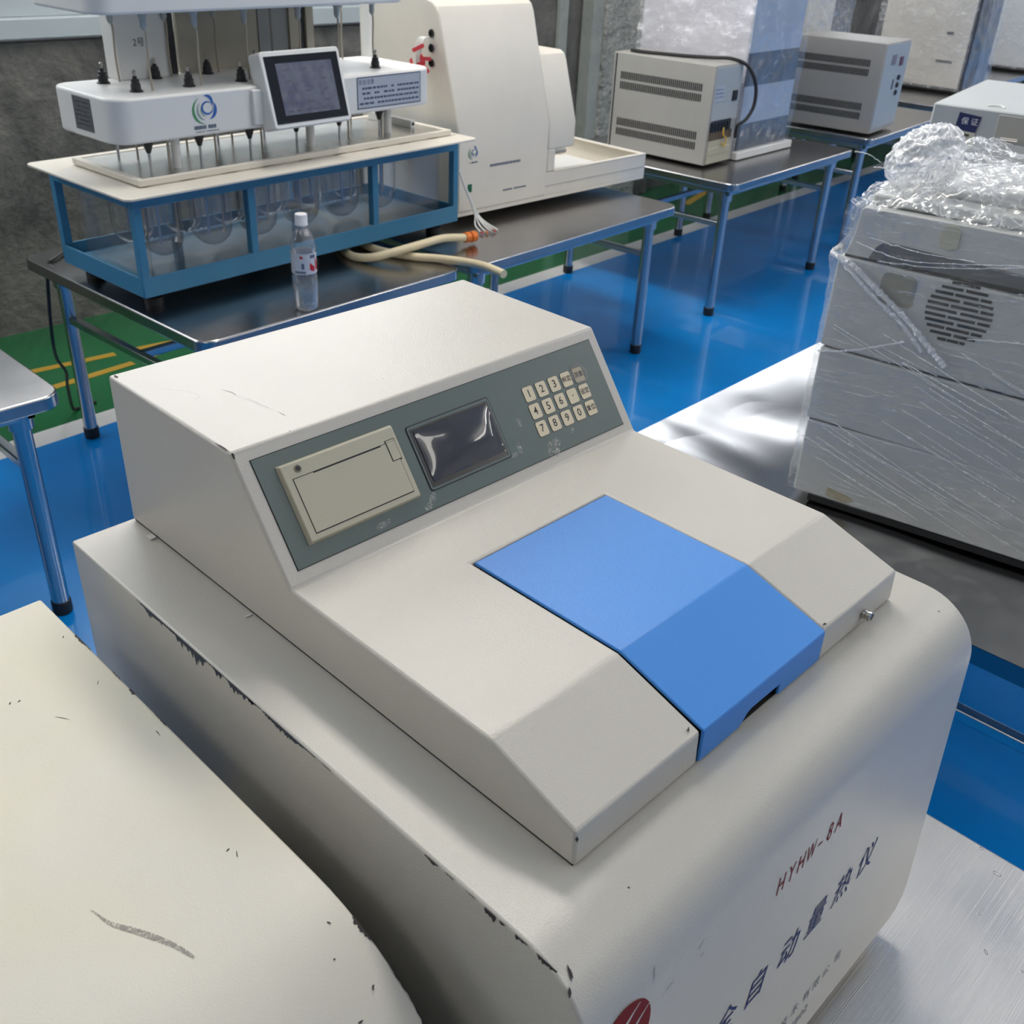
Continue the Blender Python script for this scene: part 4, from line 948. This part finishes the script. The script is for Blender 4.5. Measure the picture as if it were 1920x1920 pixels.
# cord looped over that box
mb = MB(); pth = [(0.03, 0.44, 0.402), (0.045, 0.38, 0.399), (0.07, 0.30, 0.399), (0.10, 0.20, 0.400), (0.13, 0.10, 0.403), (0.16, 0.03, 0.405), (0.20, -0.02, 0.385), (0.235, -0.045, 0.335), (0.25, -0.055, 0.28), (0.245, -0.055, 0.22), (0.215, -0.045, 0.175), (0.185, -0.03, 0.155), (0.185, -0.025, 0.125), (0.195, -0.02, 0.105)]
mb.tube(smooth_path(pth, 7), 0.0072, 10); o = mb.build('power_cord', 'rubber'); o.location = (3.335, 2.195, TZ + 0.003); o.rotation_euler = (0, 0, 0.05)
tag(o, 'thick black cord arching over the nearer vented grey box', 'cord')

b2_ = thing('vented_instrument', 'grey vented instrument box with small red switch, standing farther down the row', 'instrument', (4.645, 2.13, TZ + 0.003), 0.12)
w2, d2, hh2 = 0.335, 0.455, 0.415
mb = MB(); mb.box(0, 0, 0.008, w2, d2, hh2); mb.build('case', 'greybox', b2_, bevel=0.004)
for r_ in VR:
    mb = MB(); vents(mb, d2, hh2, [r_], y0=0.14, y1=0.98); mb.build('vent_row', 'gap', b2_, smooth=False)
mb = MB(); mb.box(0.010, -0.003, 0.03, w2 - 0.004, 0.002, hh2 - 0.008); mb.build('rear_panel', 'greybox_light', b2_, bevel=0.001)
mb = MB(); mb.box(0.10, -0.006, 0.315, 0.155, 0.0, 0.36); mb.build('meter', plain('meter_face', g(120, 110, 116), 0.3), b2_)
mb = MB(); mb.box(0.215, -0.008, 0.305, 0.255, 0.0, 0.345); mb.build('switch', plain('maroon_switch', g(96, 40, 48), 0.3), b2_)
mb = MB()
for k in range(3): mb.lathe([(0.012, -0.002), (0.012, -0.012)], (0.24, 0, 0.25 - k * 0.035), 12, 'y')
mb.box(0.17, -0.006, 0.20, 0.18, 0, 0.245); mb.build('connector', 'black', b2_)

# ------------------------------------------------------------------ crumpled sheet helper
def crumple(name, fpos, nu, nv, mat, parent, amp, fr, seed=0, closed=False):
    """fpos(u,v) -> (point, normal); displaced by ridged noise"""
    v = []; f = []
    for j in range(nv + 1):
        for i in range(nu + 1):
            p, n = fpos(i / nu, j / nv); p = Vector(p); n = Vector(n)
            a = noise.noise(p * fr + Vector((seed, 0, 0))); b = 1 - 2 * abs(noise.noise(p * fr * 2.3 + Vector((0, seed, 3))))
            c = 1 - 2 * abs(noise.noise(p * fr * 5.1 + Vector((3, 0, seed))))
            d = amp * (0.62 * a + 0.42 * b + 0.20 * c)
            v.append(tuple(p + n * d))
    for j in range(nv):
        for i in range(nu):
            a = j * (nu + 1) + i; f.append((a, a + 1, a + nu + 2, a + nu + 1))
    q = MB(); q.add(v, f); return q.build(name, mat, parent, ang=60)

# ------------------------------------------------------------------ film-wrapped machines in the back
M['pearl'] = plain('white_foam_sheet', g(200, 198, 206), 0.4, grain=0.6, gscale=22, var=0.08)
M['darkpanel'] = plain('dark_grey_panel', g(84, 92, 102), 0.3, var=0.1)
M['palepanel'] = plain('pale_blue_panel', g(164, 176, 192), 0.35, var=0.08)
w1t = thing('wrapped_machine', 'tall machine wrapped in foam and cloudy film behind the nearer vented box', 'wrapped machine', (3.60, 2.225, TZ + 0.003), 0.04)
mb = MB(); mb.box(0.0, 0.0, 0.03, 0.44, 0.55, 0.95); mb.build('foam_wrap', 'pearl', w1t, bevel=0.01)
mb = MB(); mb.box(0.004, -0.004, 0.14, 0.43, 0.0, 0.29, 1); mb.box(0.004, -0.004, 0.035, 0.43, 0.0, 0.14, 0); mb.box(0.004, -0.004, 0.29, 0.43, 0.0, 0.42, 0); mb.box(0.004, -0.004, 0.42, 0.43, 0, 0.94, 1)
mb.build('front_panel', ['darkpanel', 'palepanel'], w1t, smooth=False)
mb = MB(); mb.box(-0.02, -0.03, 0.0, 0.46, 0.56, 0.032); mb.build('base_plate', 'white', w1t, bevel=0.004)
crumple('film', lambda u, v: ((0.0 + 0.45 * u - 0.008, -0.014 - 0.012 * math.sin(pi * v), 0.02 + 0.95 * v), (0, -1, 0)), 50, 90, 'film_clear', w1t, 0.008, 9, 3)
crumple('film', lambda u, v: ((-0.012, -0.014 + 0.57 * u, 0.02 + 0.95 * v), (-1, 0, 0)), 50, 90, 'film_cloudy', w1t, 0.014, 12, 9)
w2t = thing('wrapped_machine', 'off-white machine under loose clear film behind the farther vented box', 'wrapped machine', (4.78, 2.69, TZ + 0.003), 0.10)
mb = MB(); mb.box(0.0, 0.0, 0.0, 0.42, 0.36, 1.0); mb.box(-0.004, -0.02, 0.0, 0.20, 0.0, 0.62); mb.build('case', 'offwhite', w2t, bevel=0.01)
crumple('film', lambda u, v: ((-0.02 + 0.60 * u, -0.035, 0.02 + 1.0 * v), (0, -1, 0)), 50, 80, 'film_cloudy', w2t, 0.02, 9, 5)
crumple('film', lambda u, v: ((-0.025, -0.03 + 0.40 * u, 0.02 + 1.0 * v), (-1, 0, 0)), 40, 80, 'film_cloudy', w2t, 0.016, 9, 15)
w3t = thing('wrapped_cabinet', 'film-wrapped pale cabinet with a black front edge on a distant table', 'wrapped cabinet', (6.45, 2.48, TZ + 0.003), 0.10)
mb = MB(); mb.box(0.0, 0.0, 0.03, 0.50, 0.55, 1.10); mb.build('case', 'offwhite', w3t, bevel=0.006)
mb = MB(); mb.box(0.003, -0.012, 0.03, 0.27, 0.0, 1.10, 0); mb.box(0.27, -0.010, 0.03, 0.50, 0.0, 1.10, 1); mb.build('front_door', ['black', 'darkpanel'], w3t, bevel=0.003)
mb = MB(); mb.box(0.03, 0.02, 0.0, 0.47, 0.5, 0.03); mb.build('plinth', 'black', w3t)
mb = MB(); mb.box(-0.004, 0.10, 0.33, 0.0, 0.14, 0.345); mb.box(-0.004, 0.07, 0.17, 0.0, 0.17, 0.185); mb.build('side_marks', 'ink', w3t)
crumple('film', lambda u, v: ((-0.02, -0.02 + 0.60 * u, 0.02 + 1.1 * v), (-1, 0, 0)), 40, 80, 'film_cloudy', w3t, 0.014, 6, 25)
crumple('film', lambda u, v: ((-0.02 + 0.54 * u, -0.03, 0.02 + 1.1 * v), (0, -1, 0)), 40, 80, 'film_clear', w3t, 0.010, 6, 35)
w4t = thing('wrapped_cabinet', 'white film-wrapped cabinet cut off by the top right corner', 'wrapped cabinet', (8.05, 2.56, TZ + 0.003), 0.10)
mb = MB(); mb.box(0.0, 0.0, 0.03, 0.60, 0.55, 1.10); mb.build('case', 'white', w4t, bevel=0.006)
mb = MB(); mb.box(0.03, 0.02, 0.0, 0.57, 0.5, 0.03); mb.build('plinth', 'black', w4t)
mb = MB(); mb.box(-0.004, 0.53, 0.10, 0.02, 0.57, 1.1); mb.build('rear_vents', 'black', w4t)
crumple('film', lambda u, v: ((-0.02, -0.02 + 0.60 * u, 0.02 + 1.1 * v), (-1, 0, 0)), 40, 80, 'film_cloudy', w4t, 0.014, 6, 45)

# ------------------------------------------------------------------ grey stack under film
SA = -1.386
st = thing('wrapped_instrument_stack', 'silver-grey layered instrument with a round fan grille, wrapped in clear film', 'instrument', (1.200, 0.485, TZ + 0.002), SA)
# local: x along the visible face (to the right in the photo), y away from the viewer side, z up
SL, SD = 0.56, 0.42
def layer(name, x0, z0, z1, slope=0.0, y0=0.0):
    mb = MB(); v = [(x0, y0, z0), (SL, y0, z0 + slope), (SL, SD, z0 + slope), (x0, SD, z0), (x0, y0, z1), (SL, y0, z1 + slope), (SL, SD, z1 + slope), (x0, SD, z1)]
    mb.add(v, [(0, 3, 2, 1), (4, 5, 6, 7), (0, 1, 5, 4), (1, 2, 6, 5), (2, 3, 7, 6), (3, 0, 4, 7)]); return mb.build(name, 'stackgrey', st, bevel=0.004, seg=3)
layer('lower_panel', 0.0, 0.012, 0.1535)
layer('middle_panel', -0.004, 0.157, 0.289, -0.012)
up_ = layer('upper_panel', -0.006, 0.2925, 0.445, -0.012)
for zz, sl in ((0.1528, 0.0), (0.2888, -0.012)):
    mb = MB(); mb.add([(0.002, 0.004, zz), (SL - .002, .004, zz + sl), (SL - .002, SD - .004, zz + sl), (0.002, SD - .004, zz), (0.002, .004, zz + .004), (SL - .002, .004, zz + .004 + sl), (SL - .002, SD - .004, zz + .004 + sl), (0.002, SD - .004, zz + .004)], [(0, 3, 2, 1), (4, 5, 6, 7), (0, 1, 5, 4), (1, 2, 6, 5), (2, 3, 7, 6), (3, 0, 4, 7)]); mb.build('seam', 'gap', st, smooth=False)
mb = MB(); mb.prism([(0.0, 0.0), (0.02, 0.0), (0.02, 0.012), (0.0, 0.012)], 'x', 0.03, 0.53); mb.T = None; mb.box(0.02, 0.33, 0.0, 0.53, 0.36, 0.012); mb.build('foot_rail', 'rubber', st)
# top cover with inward curved end and a handle recess
mb = MB(); prof = [(0.0, 0.448), (0.004, 0.458), (0.010, 0.480), (0.012, 0.505), (0.013, 0.522), (0.018, 0.526), (SL, 0.524), (SL, 0.448)]
mb.prism(prof, 'y', 0.006, SD - 0.006); mb.build('top_cover', 'stackgrey', st, bevel=0.002)
mb = MB(); mb.box(0.002, 0.008, 0.4425, SL - .002, SD - .01, 0.4485); mb.build('cover_gap', 'gap', st, smooth=False)
M['recess'] = plain('shaded_plastic_recess', g(92, 94, 96), 0.4)  # recess shade put into the colour of a flat plate
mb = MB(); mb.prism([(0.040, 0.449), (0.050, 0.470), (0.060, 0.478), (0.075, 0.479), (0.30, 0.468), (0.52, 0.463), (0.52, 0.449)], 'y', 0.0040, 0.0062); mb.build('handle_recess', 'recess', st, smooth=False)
# fan grille: horizontal slots inside a circle
mb = MB(); cx, cz, r_ = 0.196, 0.395, 0.050
for i in range(11):
    z = cz - r_ + (i + 0.5) * 2 * r_ / 11; hw = math.sqrt(max(0, r_ * r_ - (z - cz) ** 2))
    for (a_, b2) in (((-1, -0.06), (0.06, 1)) if i % 2 else ((-1, -0.35), (-0.28, 0.55), (0.62, 1))):
        mb.box(cx + hw * a_, -0.0012, z - 0.0022, cx + hw * b2, 0.001, z + 0.0022)
mb.build('fan_grille', 'gap', st, smooth=False)
mb = MB(); mb.prism(rrect(0.140, 0.486, 0.168, 0.5215, 0.010, 5), 'y', 0.0030, 0.0062); mb.build('sticker', plain('aged_sticker', g(182, 180, 160), 0.4), st, smooth=False)
mb = MB(); mb.prism(rrect(0.070, 0.385, 0.125, 0.435, 0.010, 4), 'y', -0.0012, 0.001); mb.build('sticker', plain('faded_sticker', g(146, 144, 132), 0.4), st, smooth=False)
mb = MB(); mb.prism([(0.060, 0.020), (0.098, 0.016), (0.112, 0.024), (0.100, 0.030), (0.062, 0.036)], 'y', -0.0010, 0.001); mb.build('tape_residue', plain('brown_residue', g(166, 154, 122), 0.6), st, smooth=False)
mb = MB(); mb.box(0.02, 0.03, 0.526, 0.50, SD - .03, 0.545)
mb.prism([(0.10, 0.545), (0.14, 0.558), (0.22, 0.570), (0.34, 0.568), (0.46, 0.556), (0.50, 0.545)], 'y', 0.08, SD - 0.08); mb.build('top_hood', 'stackgrey', st, bevel=0.01, seg=3)

fl = thing('plastic_film', 'crumpled clear stretch film wound around and bunched on top of the grey stack', 'plastic film', (1.200, 0.485, TZ + 0.002), SA)
# face sheet (seen from the camera), end sheet
def facef(u, v):
    z = 0.018 + 0.510 * v; x = -0.009 + (SL + 0.015) * u
    return ((x, -0.007 - 0.004 * math.sin(9 * u + 5 * v), z), (0, -1, 0))
def streak_mat():
    return film('stretched_film_streaks', base_alpha=0.05, streak=0.9, scale=3.2, rot=(0, R(-33), 0), stretch=(1.2, 1, 22), bs=0.5, bd=0.0012, lo=0.47, hi=0.62)
fs_ = crumple('face_film', facef, 120, 110, streak_mat(), fl, 0.0022, 30, 2)
def endf(u, v):
    z = 0.015 + 0.515 * v; bul = 0.008 * math.exp(-((z - 0.445) / 0.02) ** 2)
    return ((-0.0105 - bul + 0.014 * min(1, max(0, (z - 0.452) / 0.03)), -0.006 + SD * u, z), (-1, 0, 0))
crumple('end_film', endf, 60, 90, 'film', fl, 0.003, 30, 7)
# folded rope of film running across the face
def rope(pts, wd, seed):
    P = smooth_path(pts, 10); n = len(P)
    q = MB(); rnd = random.Random(seed)
    q.tube([p + Vector((0, 0, 0.002 * noise.noise(Vector((i * 0.9, seed, 0))))) for i, p in enumerate(P)], [wd * (0.6 + 0.8 * abs(noise.noise(Vector((i * 0.5, seed * 3, 1))))) for i in range(n)], 7)
    return q.build('film_fold', 'film_bunch', fl, ang=25)
rope([(-0.018, 0.0, 0.447), (0.02, -0.013, 0.440), (0.07, -0.014, 0.408), (0.12, -0.014, 0.375), (0.17, -0.014, 0.335), (0.20, -0.013, 0.310)], 0.006, 1)
rope([(-0.018, 0.05, 0.449), (-0.020, 0.01, 0.447), (0.0, -0.013, 0.445), (0.06, -0.013, 0.400), (0.12, -0.013, 0.362), (0.16, -0.013, 0.325)], 0.004, 2)
rope([(-0.004, -0.012, 0.285), (0.04, -0.013, 0.296), (0.08, -0.013, 0.312), (0.13, -0.013, 0.335)], 0.0022, 3)
rope([(0.02, -0.012, 0.475), (0.10, -0.012, 0.462), (0.20, -0.012, 0.476), (0.30, -0.012, 0.494)], 0.0012, 4)
rope([(0.06, -0.012, 0.452), (0.16, -0.012, 0.462), (0.28, -0.012, 0.488)], 0.0012, 5)
rope([(0.04, -0.012, 0.486), (0.12, -0.012, 0.478), (0.20, -0.012, 0.480)], 0.0010, 6)
rope([(0.22, -0.012, 0.362), (0.30, -0.012, 0.374), (0.40, -0.012, 0.38)], 0.0014, 7)
rnd = random.Random(11)
for i in range(40):   # taut creases running down to the right
    x0 = rnd.uniform(0.0, 0.34); z0 = rnd.uniform(0.07, 0.34); L_ = rnd.uniform(0.06, 0.24); sl = rnd.uniform(0.26, 0.38)
    rope([(x0, -0.0115, z0), (x0 + L_ / 2, -0.0125, z0 - sl * L_ / 2), (x0 + L_, -0.0115, z0 - sl * L_)], rnd.uniform(0.0006, 0.0015), 20 + i)
# film over the top: a flat crumpled skirt rising to a bunched knot
def topf(u, v):
    x = -0.004 + 0.56 * u; y = -0.006 + SD * v
    e = min(1.0, min(u * 0.56, 0.56 - u * 0.56 + 0.2) / 0.10) * min(1.0, v * SD / 0.09, )
    hgt = 0.528 + 0.060 * max(0, e) ** 1.3 * (0.75 + 0.25 * math.sin(7 * u + 1.0))
    return ((x, y, hgt), (0, 0, 1))
crumple('top_film', topf, 190, 140, 'film', fl, 0.018, 15, 13)
def knotf(u, v):
    a = 2 * pi * u; b = pi * (v - 0.5)
    rr = Vector((0.050 * math.cos(b) * math.cos(a), 0.056 * math.cos(b) * math.sin(a), 0.054 * math.sin(b)))
    c = Vector((0.068, 0.105, 0.588)) + Vector((0.35 * max(0, rr.z), 0, 0))
    return (tuple(c + rr), tuple(rr.normalized()))
crumple('film_knot', knotf, 150, 90, 'film_bunch', fl, 0.014, 22, 21)
def knot2(u, v):
    a = 2 * pi * u; b = pi * (v - 0.5)
    rr = Vector((0.13 * math.cos(b) * math.cos(a), 0.075 * math.cos(b) * math.sin(a), 0.024 * math.sin(b)))
    return (tuple(Vector((0.21, 0.12, 0.568)) + rr), tuple(rr.normalized()))
crumple('film_bulge', knot2, 160, 80, 'film', fl, 0.018, 17, 27)
for i in range(60):   # sharp glossy folds in the bunched film
    rnd = random.Random(100 + i); x0 = rnd.uniform(0.01, 0.34); y0 = rnd.uniform(-0.002, 0.10); z0 = 0.535 + rnd.uniform(0, 0.09) * min(1, (y0 + .01) / 0.06)
    a = rnd.uniform(0, pi); L_ = rnd.uniform(0.015, 0.05); dv = Vector((math.cos(a), 0.2 * rnd.uniform(-1, 1), math.sin(a) * 0.6)) * L_
    p = Vector((x0, y0, z0)); rope([tuple(p), tuple(p + dv * .5 + Vector((0, 0, .004))), tuple(p + dv)], rnd.uniform(0.0005, 0.0012), 200 + i)

# ------------------------------------------------------------------ box with the guarantee label
gb = thing('instrument_case', 'light grey case with a navy guarantee label, standing behind the wrapped stack', 'instrument', (2.204, 0.817, TZ + 0.002), 0.18)
mb = MB(); mb.box(0, -0.62, 0.005, 0.56, 0.0, 0.548); mb.build('case', 'greybox_light', gb, bevel=0.004)
mb = MB(); mb.box(-0.001, -0.62, 0.05, 0.002, -0.150, 0.540); mb.build('side_panel', plain('warm_grey_panel', g(158, 156, 148), 0.5), gb, bevel=0.001)
q = MB(); q.T = Matrix(((0, 0, -1, -0.0014), (-1, 0, 0, 0), (0, 1, 0, 0), (0, 0, 0, 1)))   # (right, up, out) on the face x = 0
q.prism([(0.060, 0.497), (0.108, 0.494), (0.114, 0.530), (0.063, 0.535)], 'z', 0.0, 0.0006, 0)
vs, fs = text_geo('\u4fdd \u8bc1', 0.017); q.add([(0.090 + x, 0.516 + y, 0.0009) for x, y, z in vs], fs, 1)
q.prism([(0.058, 0.455), (0.112, 0.452), (0.108, 0.493), (0.060, 0.496)], 'z', 0.0, 0.0005, 2)
T_ = lambda x, z: (x, z, 0.0009)
textbars(q, 0.062, 0.100, 0.483, 0.490, 1, T_, 3, 21, 0.8); textbars(q, 0.062, 0.104, 0.461, 0.474, 1, T_, 3, 22, 0.95)
q.build('guarantee_label', [plain('navy_print', g(36, 42, 84), 0.4), plain('white_print', g(214, 214, 214), 0.4), plain('cream_label', g(190, 188, 172), 0.4), 'ink'], gb, smooth=False)
q = MB(); q.T = Matrix(((0, 0, -1, -0.0014), (-1, 0, 0, 0), (0, 1, 0, 0), (0, 0, 0, 1)))
q.cyl((0.168, 0.492, 0.012), (0.205, 0.492, 0.012), 0.0035, 10); q.cyl((0.176, 0.492, 0.0), (0.176, 0.492, 0.012), 0.002, 8); q.build('handle', 'nickel', gb)
mb = MB(); mb.tube(smooth_path([(0.05, -0.11, 0.549), (0.06, -0.135, 0.551), (0.05, -0.15, 0.549)], 5), 0.002, 6); mb.build('top_wire', 'white', gb)
